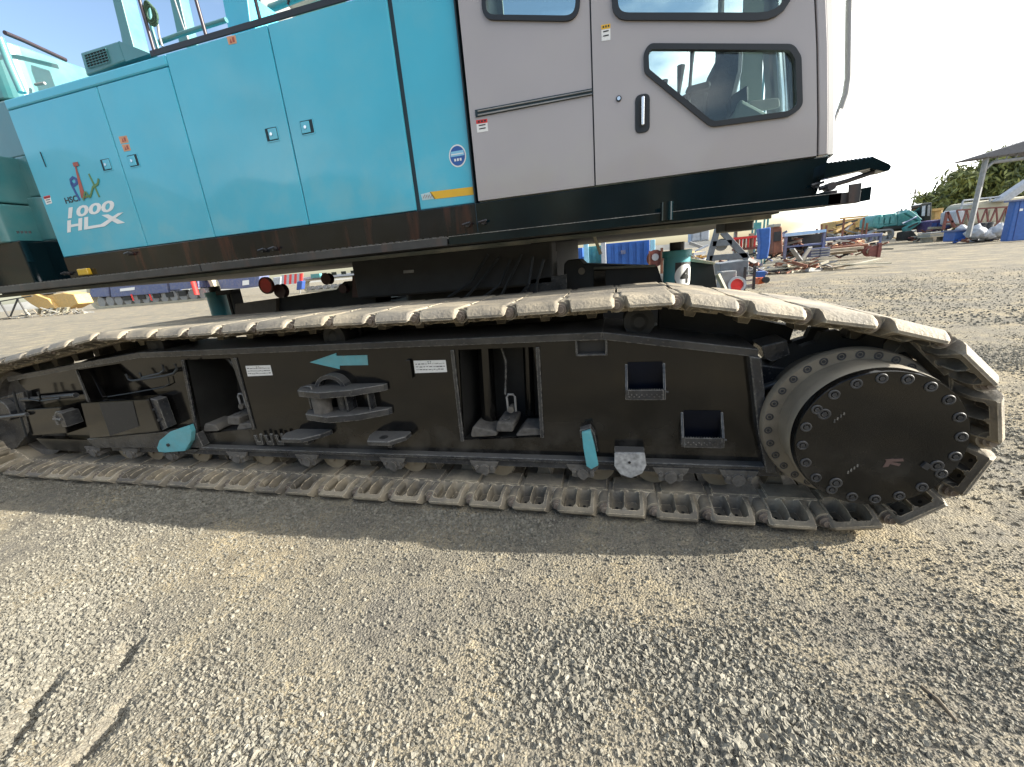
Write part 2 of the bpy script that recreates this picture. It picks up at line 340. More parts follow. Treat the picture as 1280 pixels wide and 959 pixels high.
def ramp(fac, stops):
    r = N(t, 'ShaderNodeValToRGB'); e = r.color_ramp.elements
    e[0].position = stops[0][0]; e[0].color = (*stops[0][1], 1); e[1].position = stops[-1][0]; e[1].color = (*stops[-1][1], 1)
    for ps, c in stops[1:-1]: k = e.new(ps); k.color = (*c, 1)
    lk(fac, r.inputs['Fac']); return r.outputs['Color']
c1 = ramp(noise(1.1, 8), [(0.36, (.170, .158, .135)), (0.5, (.205, .186, .148)), (0.64, (.285, .245, .175))])
vo = N(t, 'ShaderNodeTexVoronoi'); vo.inputs['Scale'].default_value = 110; lk(g.outputs['Position'], vo.inputs['Vector'])
c2 = ramp(vo.outputs['Color'], [(0.0, (.68, .68, .69)), (0.45, (.95, .95, .95)), (1.0, (1.3, 1.27, 1.2))])
mm = N(t, 'ShaderNodeMixRGB', blend_type='MULTIPLY'); mm.inputs['Fac'].default_value = 1; lk(c1, mm.inputs['Color1']); lk(c2, mm.inputs['Color2'])
c3 = ramp(noise(240, 3), [(0.35, (.62, .62, .62)), (0.65, (1.25, 1.25, 1.25))])
m2 = N(t, 'ShaderNodeMixRGB', blend_type='MULTIPLY'); m2.inputs['Fac'].default_value = 0.8; lk(mm.outputs['Color'], m2.inputs['Color1']); lk(c3, m2.inputs['Color2'])
v3 = N(t, 'ShaderNodeTexVoronoi'); v3.inputs['Scale'].default_value = 22; lk(g.outputs['Position'], v3.inputs['Vector'])
c4 = ramp(v3.outputs['Color'], [(0.0, (.60, .61, .63)), (0.3, (.93, .93, .93)), (0.8, (1.05, 1.04, 1.0)), (1.0, (1.35, 1.3, 1.2))])
m3 = N(t, 'ShaderNodeMixRGB', blend_type='MULTIPLY'); m3.inputs['Fac'].default_value = 0.75; lk(m2.outputs['Color'], m3.inputs['Color1']); lk(c4, m3.inputs['Color2'])
c5 = ramp(noise(3.5, 10, .8), [(0.38, (.72, .72, .73)), (0.5, (1, 1, 1)), (0.62, (1.18, 1.14, 1.05))])
m4 = N(t, 'ShaderNodeMixRGB', blend_type='MULTIPLY'); m4.inputs['Fac'].default_value = 1; lk(m3.outputs['Color'], m4.inputs['Color1']); lk(c5, m4.inputs['Color2'])
lk(m4.outputs['Color'], p.inputs['Base Color'])
vd = N(t, 'ShaderNodeTexVoronoi'); vd.inputs['Scale'].default_value = 95; lk(g.outputs['Position'], vd.inputs['Vector'])
b1 = N(t, 'ShaderNodeBump'); b1.invert = True; b1.inputs['Strength'].default_value = 0.65; b1.inputs['Distance'].default_value = 0.011; lk(vd.outputs['Distance'], b1.inputs['Height'])
b2 = N(t, 'ShaderNodeBump'); b2.inputs['Strength'].default_value = 0.6; b2.inputs['Distance'].default_value = 0.006; lk(noise(170, 5), b2.inputs['Height']); lk(b1.outputs['Normal'], b2.inputs['Normal'])
b3 = N(t, 'ShaderNodeBump'); b3.inputs['Strength'].default_value = 0.3; b3.inputs['Distance'].default_value = 0.015; lk(noise(14, 9, .8), b3.inputs['Height']); lk(b2.outputs['Normal'], b3.inputs['Normal'])
lk(b3.outputs['Normal'], p.inputs['Normal'])
ground = obj('ground', me, m); ground['kind'] = 'structure'

# loose stones: points on patches, each carrying a low-poly rock
st = mat('grey_crushed_stone', (0.19, 0.177, 0.143), 0.9, var=0.35, vscale=35, bump=0.3, bscale=200)
tt = st.node_tree; oi = N(tt, 'ShaderNodeObjectInfo')
pr = tt.nodes['Principled BSDF']; src = pr.inputs['Base Color'].links[0].from_socket
mrg = N(tt, 'ShaderNodeMapRange'); mrg.inputs['To Min'].default_value = 0.62; mrg.inputs['To Max'].default_value = 1.12; tt.links.new(oi.outputs['Random'], mrg.inputs['Value'])
hs = N(tt, 'ShaderNodeVectorMath', operation='SCALE'); tt.links.new(src, hs.inputs[0]); tt.links.new(mrg.outputs['Result'], hs.inputs['Scale']); tt.links.new(hs.outputs['Vector'], pr.inputs['Base Color'])
def stones(name, x0, x1, y0, y1, step, dens, smin, smax, pw=1.0, base=0.06):
    xs = np.arange(x0, x1, step); ys = np.arange(y0, y1, step); X_, Y_ = np.meshgrid(xs, ys); Z_ = ground_z(X_, Y_)
    me = bpy.data.meshes.new(name); vv = np.stack([X_, Y_, Z_], -1).reshape(-1, 3); nx, ny = len(xs), len(ys)
    ii = (np.arange(ny - 1)[:, None] * nx + np.arange(nx - 1)[None]).ravel(); q = np.stack([ii, ii + 1, ii + nx + 1, ii + nx], 1)
    me.from_pydata(vv.tolist(), [], q.tolist())
    at = me.attributes.new('den', 'FLOAT', 'POINT'); dd = (base + (1 - base) * stony(X_, Y_) ** pw) * (np.clip((19 - Y_) / 11, 0, 1) if y0 > 7 else np.clip((9 - Y_) / 3, 0.25, 1))
    under = (Y_ > 2.12) & (X_ > -5.6) & (X_ < 1.3); dd = np.where(under, dd * 0.15, dd)
    at.data.foreach_set('value', dd.ravel().astype(np.float32))
    o = obj(name, me, None); o['kind'] = 'stuff'; o['label'] = None or {'gravel': 'loose crushed grey stones scattered over the yard'}['gravel']; o['category'] = 'gravel'
    ng = bpy.data.node_groups.new(name, 'GeometryNodeTree')
    ng.interface.new_socket('Geometry', in_out='INPUT', socket_type='NodeSocketGeometry'); ng.interface.new_socket('Geometry', in_out='OUTPUT', socket_type='NodeSocketGeometry')
    gi = N(ng, 'NodeGroupInput'); go = N(ng, 'NodeGroupOutput'); k = ng.links.new
    dp = N(ng, 'GeometryNodeDistributePointsOnFaces'); dp.distribute_method = 'RANDOM'
    na = N(ng, 'GeometryNodeInputNamedAttribute'); na.data_type = 'FLOAT'; na.inputs['Name'].default_value = 'den'
    mu = N(ng, 'ShaderNodeMath', operation='MULTIPLY'); mu.inputs[1].default_value = dens
    k(gi.outputs[0], dp.inputs['Mesh']); k(na.outputs['Attribute'], mu.inputs[0]); k(mu.outputs[0], dp.inputs['Density'])
    jn = N(ng, 'GeometryNodeJoinGeometry')
    for s_ in range(6):
        ic = N(ng, 'GeometryNodeMeshIcoSphere'); ic.inputs['Radius'].default_value = 0.5; ic.inputs['Subdivisions'].default_value = 2
        ps = N(ng, 'GeometryNodeInputPosition'); nz = N(ng, 'ShaderNodeTexNoise'); nz.noise_dimensions = '4D'; nz.inputs['W'].default_value = s_ * 3.7; nz.inputs['Scale'].default_value = 1.9; nz.inputs['Detail'].default_value = 1
        k(ps.outputs[0], nz.inputs['Vector'])
        sb = N(ng, 'ShaderNodeVectorMath', operation='SUBTRACT'); sb.inputs[1].default_value = (.5, .5, .5); k(nz.outputs['Color'], sb.inputs[0])
        sc = N(ng, 'ShaderNodeVectorMath', operation='SCALE'); sc.inputs['Scale'].default_value = 1.5; k(sb.outputs[0], sc.inputs[0])
        sp = N(ng, 'GeometryNodeSetPosition'); k(ic.outputs[0], sp.inputs['Geometry']); k(sc.outputs[0], sp.inputs['Offset'])
        sf = N(ng, 'GeometryNodeSetShadeSmooth'); sf.inputs['Shade Smooth'].default_value = False; k(sp.outputs[0], sf.inputs['Geometry'])
        mt_ = N(ng, 'GeometryNodeSetMaterial'); mt_.inputs['Material'].default_value = st; k(sf.outputs[0], mt_.inputs['Geometry'])
        gi2 = N(ng, 'GeometryNodeGeometryToInstance'); k(mt_.outputs[0], gi2.inputs[0]); k(gi2.outputs[0], jn.inputs[0])
    ip = N(ng, 'GeometryNodeInstanceOnPoints'); ip.inputs['Pick Instance'].default_value = True
    k(dp.outputs['Points'], ip.inputs['Points']); k(jn.outputs[0], ip.inputs['Instance'])
    ri = N(ng, 'FunctionNodeRandomValue'); ri.data_type = 'INT'
    [x for x in ri.inputs if x.name == 'Max' and x.type == 'INT'][0].default_value = 5; k([x for x in ri.outputs if x.type == 'INT'][0], ip.inputs['Instance Index'])
    rv = N(ng, 'FunctionNodeRandomValue'); rv.data_type = 'FLOAT_VECTOR'; rv.inputs['Min'].default_value = (0, 0, 0); rv.inputs['Max'].default_value = (6.28, 6.28, 6.28); k(rv.outputs['Value'], ip.inputs['Rotation'])
    r1 = N(ng, 'FunctionNodeRandomValue'); r1.data_type = 'FLOAT_VECTOR'; r1.inputs['Min'].default_value = (.6, .6, .5); r1.inputs['Max'].default_value = (1.35, 1.1, .95); r1.inputs['Seed'].default_value = 3
    r2 = N(ng, 'FunctionNodeRandomValue'); r2.data_type = 'FLOAT'; r2.inputs['Seed'].default_value = 5
    pw_ = N(ng, 'ShaderNodeMath', operation='POWER'); pw_.inputs[1].default_value = 2.6; k([x for x in r2.outputs if x.type == 'VALUE'][0], pw_.inputs[0])
    mr_ = N(ng, 'ShaderNodeMapRange'); mr_.inputs['To Min'].default_value = smin; mr_.inputs['To Max'].default_value = smax; k(pw_.outputs[0], mr_.inputs['Value'])
    dm_ = N(ng, 'ShaderNodeMapRange'); dm_.inputs['To Min'].default_value = 0.55; dm_.inputs['To Max'].default_value = 1.3; k(na.outputs['Attribute'], dm_.inputs['Value'])
    ml_ = N(ng, 'ShaderNodeMath', operation='MULTIPLY'); k(mr_.outputs[0], ml_.inputs[0]); k(dm_.outputs[0], ml_.inputs[1])
    vs = N(ng, 'ShaderNodeVectorMath', operation='SCALE'); k(r1.outputs['Value'], vs.inputs[0]); k(ml_.outputs[0], vs.inputs['Scale']); k(vs.outputs[0], ip.inputs['Scale'])
    k(ip.outputs[0], go.inputs[0])
    md = o.modifiers.new('scatter', 'NODES'); md.node_group = ng
    return o
stones('gravel', -3.6, 2.6, 0.2, 2.2, 0.025, 42000, 0.008, 0.029, 2.6, 0.07)
stones('gravel', 2.6, 8, 1.0, 7.5, 0.08, 4200, 0.007, 0.026, 1.4, 0.12)
stones('gravel', 1.35, 2.6, 2.2, 7.5, 0.08, 2600, 0.010, 0.036, 1.4, 0.12)
stones('gravel', 2.0, 16, 7.5, 17, 0.2, 500, 0.015, 0.05, 1.0, 0.4)
stones('gravel', -6.5, -3.6, 0.6, 2.3, 0.08, 9000, 0.005, 0.022, 1.4, 0.1)

exec_parts = True
# ------------------------------------------------------------------ crawler crane
crane = thing('crawler_crane', 'teal crawler crane with grey cab and dusty steel tracks, marked 1000 HLX', 'crawler crane')
SY = 2.12      # outboard edge of the shoes
FY = 2.38      # outer face of the track frame
BY = 2.95      # side of the upper body

# --- track shoe
def shoe_mesh():
    mb = MB()
    nx_, ny_ = 44, 30
    xs = np.linspace(-0.134, 0.137, nx_)
    def yedge(x):
        e = 0.0
        if x > 0.076: s_ = min(1, (x - 0.076) / 0.026); e = 0.085 * s_ * s_ * (3 - 2 * s_)
        if x < -0.120: e = 0.016 * ((-0.120 - x) / 0.014) ** 2
        return e
    def rr(x, y, cx, cy, hx, hy, r):
        qx, qy = abs(x - cx) - hx + r, abs(y - cy) - hy + r
        return min(max(qx, qy), 0) + math.hypot(max(qx, 0), max(qy, 0)) - r
    ss = lambda a, b, v: (lambda u: u * u * (3 - 2 * u))(min(1, max(0, (v - a) / (b - a))))
    YL = 0.30; Mx = lambda yy, f: yy if not f else 0.92 - yy
    for flip in (0, 1):
        top = []; bot = []
        for i, x in enumerate(xs):
            ye = yedge(x)
            for j in range(ny_):
                v_ = j / (ny_ - 1); y = ye + (YL - ye) * v_ ** 1.1
                zt = 0.054 + 0.034 * ss(0.0, 0.11, y)
                d = min(rr(x, y, -0.072, 0.120, 0.040, 0.080, 0.026), rr(x, y, 0.018, 0.120, 0.040, 0.080, 0.026))
                zt -= (zt - 0.012) * (1 - ss(-0.009, 0.004, d))
                zt -= 0.030 * ss(0.078, 0.10, x) * ss(0.22, 0.16, y)
                zt -= 0.012 * ss(0.118, 0.137, x) + 0.012 * ss(-0.118, -0.134, x)
                zb = 0.040 * max(0, 1 - (y - 0) / 0.062) ** 2 + 0.014 * ss(0.115, 0.137, abs(x))
                zt = max(zt, zb + 0.006)
                top.append((x, Mx(y, flip), zt)); bot.append((x, Mx(y, flip), zb))
        n = nx_ * ny_; f = []
        for i in range(nx_ - 1):
            for j in range(ny_ - 1):
                a = i * ny_ + j; f.append((a, a + ny_, a + ny_ + 1, a + 1)); f.append((n + a, n + a + 1, n + a + ny_ + 1, n + a + ny_))
        bd = [i * ny_ for i in range(nx_)] + [(nx_ - 1) * ny_ + j for j in range(1, ny_)] + [i * ny_ + ny_ - 1 for i in range(nx_ - 2, -1, -1)] + [j for j in range(ny_ - 2, 0, -1)]
        for k_ in range(len(bd)):
            a, b = bd[k_], bd[(k_ + 1) % len(bd)]; f.append((a, a + n, b + n, b))
        mb.add(top + bot, f)
    # inner links: roller path plates with pin holes, centre lug
    mb.box(-0.134, 0.137, 0.30, 0.62, 0.0, 0.055)
    for y0, y1 in ((0.205, 0.345), (0.575, 0.715)):
        mb.prism([(-0.100, 0.05), (-0.092, 0.098), (0.150, 0.098), (0.158, 0.085), (0.158, 0.05)], y0, y1)
        mb.cyl((-0.142, 0.045), 0.040, y0 + 0.01, y1 - 0.01, n=16)
    mb.prism([(-0.05, 0.05), (-0.02, 0.15), (0.03, 0.15), (0.06, 0.05)], 0.40, 0.52)
    for ya, yb, yc, yd in ((0.080, 0.215, 0.056, 0.080), (0.705, 0.84, 0.84, 0.862)):
        mb.cyl((0.142, 0.045), 0.041, ya, yb, n=20)
    for a in (-0.070, 0.014):
        mb.cyl((a, 0.06), 0.006, 0.0, 0.0, n=4) if False else None
    return mb
shoe = shoe_mesh().mesh('track_shoe'); shoe.materials.append(M['shoe']); shoe.shade_smooth(); shoe.set_sharp_from_angle(angle=math.radians(38))
pin = MB().cyl((0.142, 0.045), 0.029, 0.058, 0.081, n=14).cyl((0.142, 0.045), 0.017, 0.040, 0.059, n=8)
# flat dark pin holes in pockets are small through-studs: modelled as short sleeves
pin = pin.mesh('pin'); pin.materials.append(mat('rusty_pin', (.11, .085, .07), .7, var=.4, vscale=20, dust=.5, dustcol=(.26, .22, .17), edge=.5))
hole = MB().cyl((0.018, 0.12), 0.0095, 0.008, 0.0145, axis='z', n=10)
hole = hole.mesh('drain_hole'); hole.materials.append(M['ink'])
# hinge path (inset from the ground-side surface)
IN = 0.045
SC, SR = (1.12, 0.56), 0.56
IC, IR = (-5.42, 0.52), 0.52
top1 = (0.24, 1.295); topm = (-1.8, 1.285); top2 = (-3.72, 1.275)
def tangent(p, c, r, side):
    d = math.hypot(p[0] - c[0], p[1] - c[1]); a = math.atan2(p[1] - c[1], p[0] - c[0]); b = math.acos(r / d)
    return a + side * b
poly = []
r_ = SR - IN
a1 = tangent((top1[0], top1[1] - IN), SC, r_, -1)
for k in range(40): a = -PI / 2 + (a1 + PI / 2) * k / 39; poly.append((SC[0] + r_ * math.cos(a), SC[1] + r_ * math.sin(a)))
def sag(a, b, s_, n=14):
    return [(a[0] + (b[0] - a[0]) * k / n, a[1] + (b[1] - a[1]) * k / n - s_ * 4 * (k / n) * (1 - k / n)) for k in range(n + 1)]
poly += sag((top1[0], top1[1] - IN), (topm[0], topm[1] - IN), 0.012) + sag((topm[0], topm[1] - IN), (top2[0], top2[1] - IN), 0.012)[1:]
r2_ = IR - IN; a2 = tangent((top2[0], top2[1] - IN), IC, r2_, 1)
a2 = a2 if a2 > 0 else a2 + 2 * PI
for k in range(40): a = a2 + (1.5 * PI - a2) * k / 39; poly.append((IC[0] + r2_ * math.cos(a), IC[1] + r2_ * math.sin(a)))
poly = np.array(poly); poly = np.vstack([poly, poly[:1]])
seg = np.hypot(*np.diff(poly, axis=0).T); cum = np.concatenate([[0], np.cumsum(seg)]); Ltot = cum[-1]
nsh = int(round(Ltot / 0.284)); pitch = Ltot / nsh
def pathpt(s_): s_ %= Ltot; return np.array([np.interp(s_, cum, poly[:, 0]), np.interp(s_, cum, poly[:, 1])])
# phase: a hinge lies at X = -0.10 on the bottom run
s0 = cum[-1] - (SC[0] - (-0.098))
for k in range(nsh):
    a = pathpt(s0 + k * pitch); b = pathpt(s0 + (k + 1) * pitch); c = (a + b) / 2; d = (b - a); ln = np.hypot(*d); d /= ln
    t_ = Vector((d[0], 0, d[1])); n_ = Vector((-d[1], 0, d[0]))
    j = random.uniform(-0.004, 0.004)
    mt = Matrix(((t_.x, 0, n_.x, c[0] - n_.x * IN), (0, 1, 0, SY + j), (t_.z, 0, n_.z, c[1] - n_.z * IN), (0, 0, 0, 1)))
    if ln < pitch * 0.99: mt = mt @ Matrix.Diagonal((ln / pitch, 1, 1, 1))
    o = inst('track_shoe', shoe, crane, mt); inst('pin', pin, o, Matrix.Identity(4)); inst('drain_hole', hole, o, Matrix.Identity(4)); inst('drain_hole', hole, o, Matrix.Translation((-.090, 0, 0)))

# --- track frame
topline = XZ([(20, 474), (130, 450), (185, 441.5), (240, 441), (420, 438), (640, 430), (755, 420), (940, 440)], FY)
topline[2] = (-3.62, 1.045); topline[3] = (-3.15, 1.045); topline[4] = (-1.9, 1.045); topline[5] = (-.63, 1.045); topline[6] = (-.09, 1.045); topline[7] = (.69, .925)
topline[0] = (-5.28, .875); topline[1] = (-4.25, 0.985)
bz = 0.285
def topz(x): return float(np.interp(x, [p[0] for p in topline], [p[1] for p in topline]))
P1 = [(-3.255, 1.0), (-2.775, 1.0), (-2.79, .43), (-3.345, .37)]
P2 = [(-.985, 1.0), (-.50, 1.0), (-.475, .41), (-1.03, .375)]
P3 = [(-4.47, .945), (-3.93, .99), (-3.62, .70), (-3.72, .64), (-4.47, .62)]
outer = [(-5.1, .60), (-5.28, .84), (-5.28, .875), (-4.25, .985), (-3.62, 1.045), (-.09, 1.045), (.69, .925), (.76, .5), (.80, bz), (-4.9, bz)]
fr = obj('side_plate', curve_plate('side_plate', [outer, P1, P2, P3], FY, 0.025), M['black'], crane)
# recess walls and floors
def recess(pts, y0, y1, mats, parent):
    mb = MB(); n = len(pts); po = offset(pts, 0.006); v = [(a, y0, b) for a, b in po] + [(a, y1, b) for a, b in po]
    mb.add(v, [(i, (i + 1) % n, (i + 1) % n + n, i + n) for i in range(n)] + [tuple(range(n, 2 * n))]); return obj('recess', mb, mats, parent)
recess(P1, FY + 0.012, FY + .42, M['under'], crane); recess(P2, FY + 0.012, FY + .42, M['under'], crane); recess(P3, FY + 0.012, FY + .16, M['black'], crane)
mb = MB(); mb.prism([(a, b - .01) for a, b in [(-5.2, .86), (-4.25, .97), (-3.62, 1.03), (-.09, 1.03), (.68, .91)]] + [(.7, .60), (-5.0, .60)], FY + .45, FY + .50)
obj('inner_side_plate', mb, M['under'], crane)
# top flange, lower rail, front flange
mb = MB()
for i, (a, b) in enumerate([((-5.30, .88), (-4.25, .99)), ((-4.25, .99), (-3.62, 1.05)), ((-3.62, 1.05), (-.09, 1.05)), ((-.09, 1.05), (.70, .925))]):
    (x0, z0), (x1, z1) = a, b
    mb.prism([(x0, z0 - .012), (x1, z1 - .012), (x1, z1 + .032), (x0, z0 + .032)], FY - .055, FY + .50)
obj('top_flange', mb, M['dusty'], crane, bev=.004)
mb = MB(); mb.prism([(.655, .925), (.71, .915), (.775, .52), (.84, .25), (.785, .25), (.725, .5)], FY - .07, FY + .02)
obj('end_flange', mb, M['dusty'], crane, bev=.006)
mb = MB(); mb.box(-4.35, .86, FY - .06, FY + .02, .262, .285); mb.box(-4.35, .86, FY - .045, FY - .035, .215, .262); mb.box(-4.35, .86, FY - .030, FY + .02, .215, .250)
obj('lower_rail', mb, M['dusty'], crane, bev=.004)
mb = MB(); mb.box(-4.9, .80, FY + .05, FY + .5, .30, .34); obj('bottom_plate', mb, M['under'], crane)
mb = MB()
for x, z0, z1 in ((-3.36, .37, 1.0), (-2.765, .43, 1.0), (-1.035, .37, 1.0), (-.485, .41, 1.0), (-4.475, .63, .95)):
    mb.prism([(x - .012, z0), (x + .012, z0), (x + (.10 if x == -3.36 else .012 if x > -3 else 0) + .012, z1), (x + (.10 if x == -3.36 else 0.012) - .012, z1)], FY - .012, FY + .004)
obj('edge_bar', mb, M['dusty'], crane, bev=.003)

obj('guard_box', MB().prism([(-5.2, .88), (-4.2, 1.00), (-3.62, 1.06), (-3.60, 1.17), (-3.85, 1.19), (-4.5, 1.08), (-5.1, .93)], FY + .38, FY + .44), M['under'], crane)
obj('guard_box', MB().prism([(.24, 1.0), (.95, .85), (.98, 1.0), (.60, 1.10), (.24, 1.17)], FY + .30, FY + .40), M['under'], crane)
obj('guard_box', MB().prism([(-3.05, 1.07), (-.1, 1.07), (-.1, 1.15), (-3.05, 1.15)], FY + .44, FY + .48), M['under'], crane)
# bearing brackets and rollers
brk = MB()
pts = []
for k in range(26):
    a = PI + PI * k / 25; r = 0.082 * (1 + 0.10 * math.cos(a * 8)); pts.append((r * math.cos(a), r * math.sin(a) * .95))
pts += [(0.10, 0.02), (-0.10, 0.02)]
brk.prism(pts, -0.035, 0.05).cyl((0, -0.035), 0.034, -0.05, -0.03, n=12)
brk.cyl((-0.055, -0.02), 0.013, -0.05, -0.035, n=6).cyl((0.055, -0.02), 0.013, -0.05, -0.035, n=6)
brk = brk.mesh('roller_bracket'); brk.materials.append(M['muddy'])
rol = MB().lathe((0, 0), [(0.03, 0.0), (0.03, .02), (.085, .03), (.10, .035), (.10, .06), (.08, .07), (.08, .20), (.10, .21), (.10, .23), (.03, .24)], n=32)
rol = rol.mesh('track_roller'); rol.materials.append(M['rollertan']); rol.shade_smooth(); rol.set_sharp_from_angle(angle=.6)
bx = [-4.55, -4.10, -3.64, -2.94, -2.28, -1.56, -.877, -.23, .285, .648]
for x in bx: inst('roller_bracket', brk, crane, Matrix.Translation((x, FY - .03, .235)))
for x in [-4.33, -3.98, -3.46, -2.80, -2.13, -1.46, -.80, -.14, .20, .57]: inst('track_roller', rol, crane, Matrix.Translation((x, FY + .005, .195)))
car = MB().lathe((0, 0), [(0.03, 0.0), (.05, .01), (.085, .015), (.085, .05), (.07, .06), (.07, .2), (.085, .21), (.085, .25), (.03, .26)], n=32).box(-.03, .03, .06, .2, -.2, 0)
car = car.mesh('carrier_roller'); car.materials.append(M['under'])
for x, z in ((-3.55, 1.115), (-1.9, 1.11), (.11, 1.115)): inst('carrier_roller', car, crane, Matrix.Translation((x, SY + .28, z)))

# sprocket and idler
sp = MB()
pts = []
for k in range(13 * 8):
    a = 2 * PI * k / 104; r = 0.40 + 0.045 * (1 if (k % 8) in (2, 3, 4, 5) else 0); pts.append((SC[0] + r * math.cos(a), SC[1] + r * math.sin(a)))
sp.prism(pts, SY + .37, SY + .42); sp.prism(pts, SY + .50, SY + .55)
obj('sprocket', sp, M['under'], crane)
idl = MB().lathe(IC, [(.06, SY + .33), (.15, SY + .33), (.17, SY + .36), (.36, SY + .36), (.37, SY + .30), (.42, SY + .30), (.42, SY + .62), (.06, SY + .62)], n=56)
obj('idler', idl, M['muddy'], crane, smooth='auto')
# idler yoke and bolted block
mb = MB(); mb.prism(XZ([(-12, 500), (28, 490), (36, 540), (20, 560), (-12, 575)], 2.32), 2.32, 2.52); mb.cyl((AY(10, 512, 2.3).x, AY(10, 512, 2.3).z), .10, 2.26, 2.4, n=20)
mb.tube([AY(-14, 524, 2.24), AY(34, 518, 2.24)], .018)
obj('idler_yoke', mb, M['dusty'], crane, bev=.006)

# final drive
hc = (1.135, 0.575)
ring = MB().lathe((1.115, .57), [(.28, 2.26), (.385, 2.255), (.392, 2.265), (.392, 2.30), (.33, 2.31), (.33, 2.55), (.2, 2.56)], n=96)
hub = obj('drive_flange', ring, M['tan'], crane, smooth='auto')
body = MB().lathe(hc, [(.335, 2.27), (.335, 2.15), (.343, 2.145), (.3425, 2.10), (.335, 2.09)], n=96)
drum = obj('drive_drum', body, M['tan'], crane, smooth='auto')
cap = MB().lathe(hc, [(.330, 2.103), (.337, 2.098), (.337, 2.062), (.330, 2.050), (.01, 2.0495)], n=96)
capo = obj('drive_cover', cap, M['black'], crane, smooth='auto')
bolt = MB().lathe((0, 0), [(.014, .003), (.014, -.005), (.0165, -.0065), (.021, -.0065), (.0235, -.004), (.0235, .003)], n=20, closed=True).cyl((0, 0), .0105, -.008, .003, n=6)
bolt = bolt.mesh('bolt'); bolt.materials.append(M['bolt'])
sock = MB().cyl((0, 0), .0085, -.0185, -.0165, n=6); sock = sock.mesh('socket'); sock.materials.append(M['ink'])
for k in range(20):
    a = 2 * PI * (k + .3) / 20
    inst('bolt', bolt, capo, Matrix.Translation((hc[0] + .300 * math.cos(a), 2.050, hc[1] + .300 * math.sin(a))))
for a in (2.62, 4.15, 5.83): inst('bolt', bolt, capo, Matrix.Translation((hc[0] + .262 * math.cos(a), 2.050, hc[1] + .262 * math.sin(a))) @ Matrix.Diagonal((1.15, 1, 1.15, 1)))
a = 5.75
inst('bolt', MB().box(-.014, .014, -.012, .0, -.014, .014).mesh('plug'), capo, Matrix.Translation((hc[0] + .225 * math.cos(a), 2.050, hc[1] + .225 * math.sin(a))) @ Matrix.Rotation(.6, 4, 'Y')).data.materials.append(M['bolt'])
for k in range(30):
    a = 2 * PI * (k + .5) / 30
    inst('bolt', bolt, hub, Matrix.Translation((1.115 + .362 * math.cos(a), 2.258, .57 + .362 * math.sin(a))) @ Matrix.Diagonal((.85, .6, .85, 1)))
mb = MB()
for (x, z, l) in ((-.185, .09, .05), (-.10, -.17, .06)):
    for q_ in range(4): mb.box(hc[0] + x + q_ * .011, hc[0] + x + q_ * .011 + .006, 2.0475, 2.050, hc[1] + z + q_ * .012, hc[1] + z + .014 + q_ * .012)
obj('stamped_mark', mb, M['dusty'], capo)
mb = MB(); x, z = hc[0] + .035, hc[1] - .13
mb.prism([(x, z), (x + .02, z + .004), (x + .035, z + .045), (x + .012, z + .04)], 2.047, 2.050); mb.prism([(x + .01, z + .028), (x + .075, z + .034), (x + .07, z + .046), (x + .005, z + .04)], 2.0465, 2.0495)
mb.prism([(x + .025, z + .018), (x + .06, z + .008), (x + .066, z + .02), (x + .03, z + .028)], 2.0466, 2.0496)
obj('paint_mark', mb, mat('faded_pink_mark', (.10, .062, .055), .7), capo)
# motor hoses and mounting behind sprocket
mb = MB(); mb.prism([(.74, .95), (.86, .98), (.88, .90), (.80, .86), (.76, .88)], 2.42, 2.6); mb.prism([(.70, .68), (.92, .66), (.92, .80), (.72, .84)], 2.48, 2.62)
mb.tube([(.72, 2.42, .70), (.82, 2.40, .745), (.93, 2.42, .72)], .022); mb.prism([(.76, .62), (.9, .58), (.9, .40), (.80, .22), (.76, .22)], 2.55, 2.7)
obj('drive_mount', mb, M['dusty'], crane, bev=.006)
mb = MB(); mb.prism([(.80, .30), (.88, .285), (.90, .23), (.80, .235)], FY - .03, FY + .2); obj('rail_end', mb, M['dusty'], crane, bev=.005)

# details of the side plate
FN = FY - .0015
obj('arrow_sign', curve_plate('arrow_sign', [XZ([(387, 453), (420, 441.5), (420.5, 445), (459, 444), (460, 456.5), (424.5, 457), (424.5, 461.5)], FN - .003)], FN - .003, .003), M['tealsign'], crane)
def label_plate(px, Y, seed):
    q = XZ(px, Y); o = obj('label_plate', curve_plate('label_plate', [q], Y - .002, .002), M['white'], crane)
    mb = MB(); r = random.Random(seed)
    x0, z0 = q[3]; x1, z1 = q[2]; xt, zt = q[0]
    for row in range(3):
        f = (row + 1) / 4.2; a = x0 + (xt - x0) * f + .012
        while a < x1 - .015:
            l = r.uniform(.006, .022); zc = z0 + (zt - z0) * f + r.uniform(-.002, .002); mb.box(a, min(a + l, x1 - .01), Y - .0032, Y - .0025, zc, zc + r.uniform(.002, .006)); a += l + r.uniform(.003, .008)
    mb.box((x0 + x1) / 2 - .012, (x0 + x1) / 2 - .005, Y - .0032, Y - .0025, zt - .013, zt - .007); mb.box((x0 + x1) / 2 + .005, (x0 + x1) / 2 + .012, Y - .0032, Y - .0025, zt - .013, zt - .007)
    obj('print', mb, M['ink'], o)
label_plate([(307, 457.5), (338, 456.5), (341, 469), (310, 470.5)], FN, 1)
label_plate([(517, 451), (557, 450), (559, 465), (519, 466.5)], FN, 2)
mb = MB(); mb.box(*[AY(x, 460, FN).x for x in (510.5, 515.5)], FN - .02, FN, AY(513, 472, FN).z, AY(513, 449, FN).z); obj('stop_block', mb, M['black'], crane, bev=.003)

def px_prism(name, px, Y, th, m_, par=crane, bev=.004, mb=None):
    return obj(name, MB().prism(XZ(px, Y), Y, Y + th), m_, par, bev=bev)
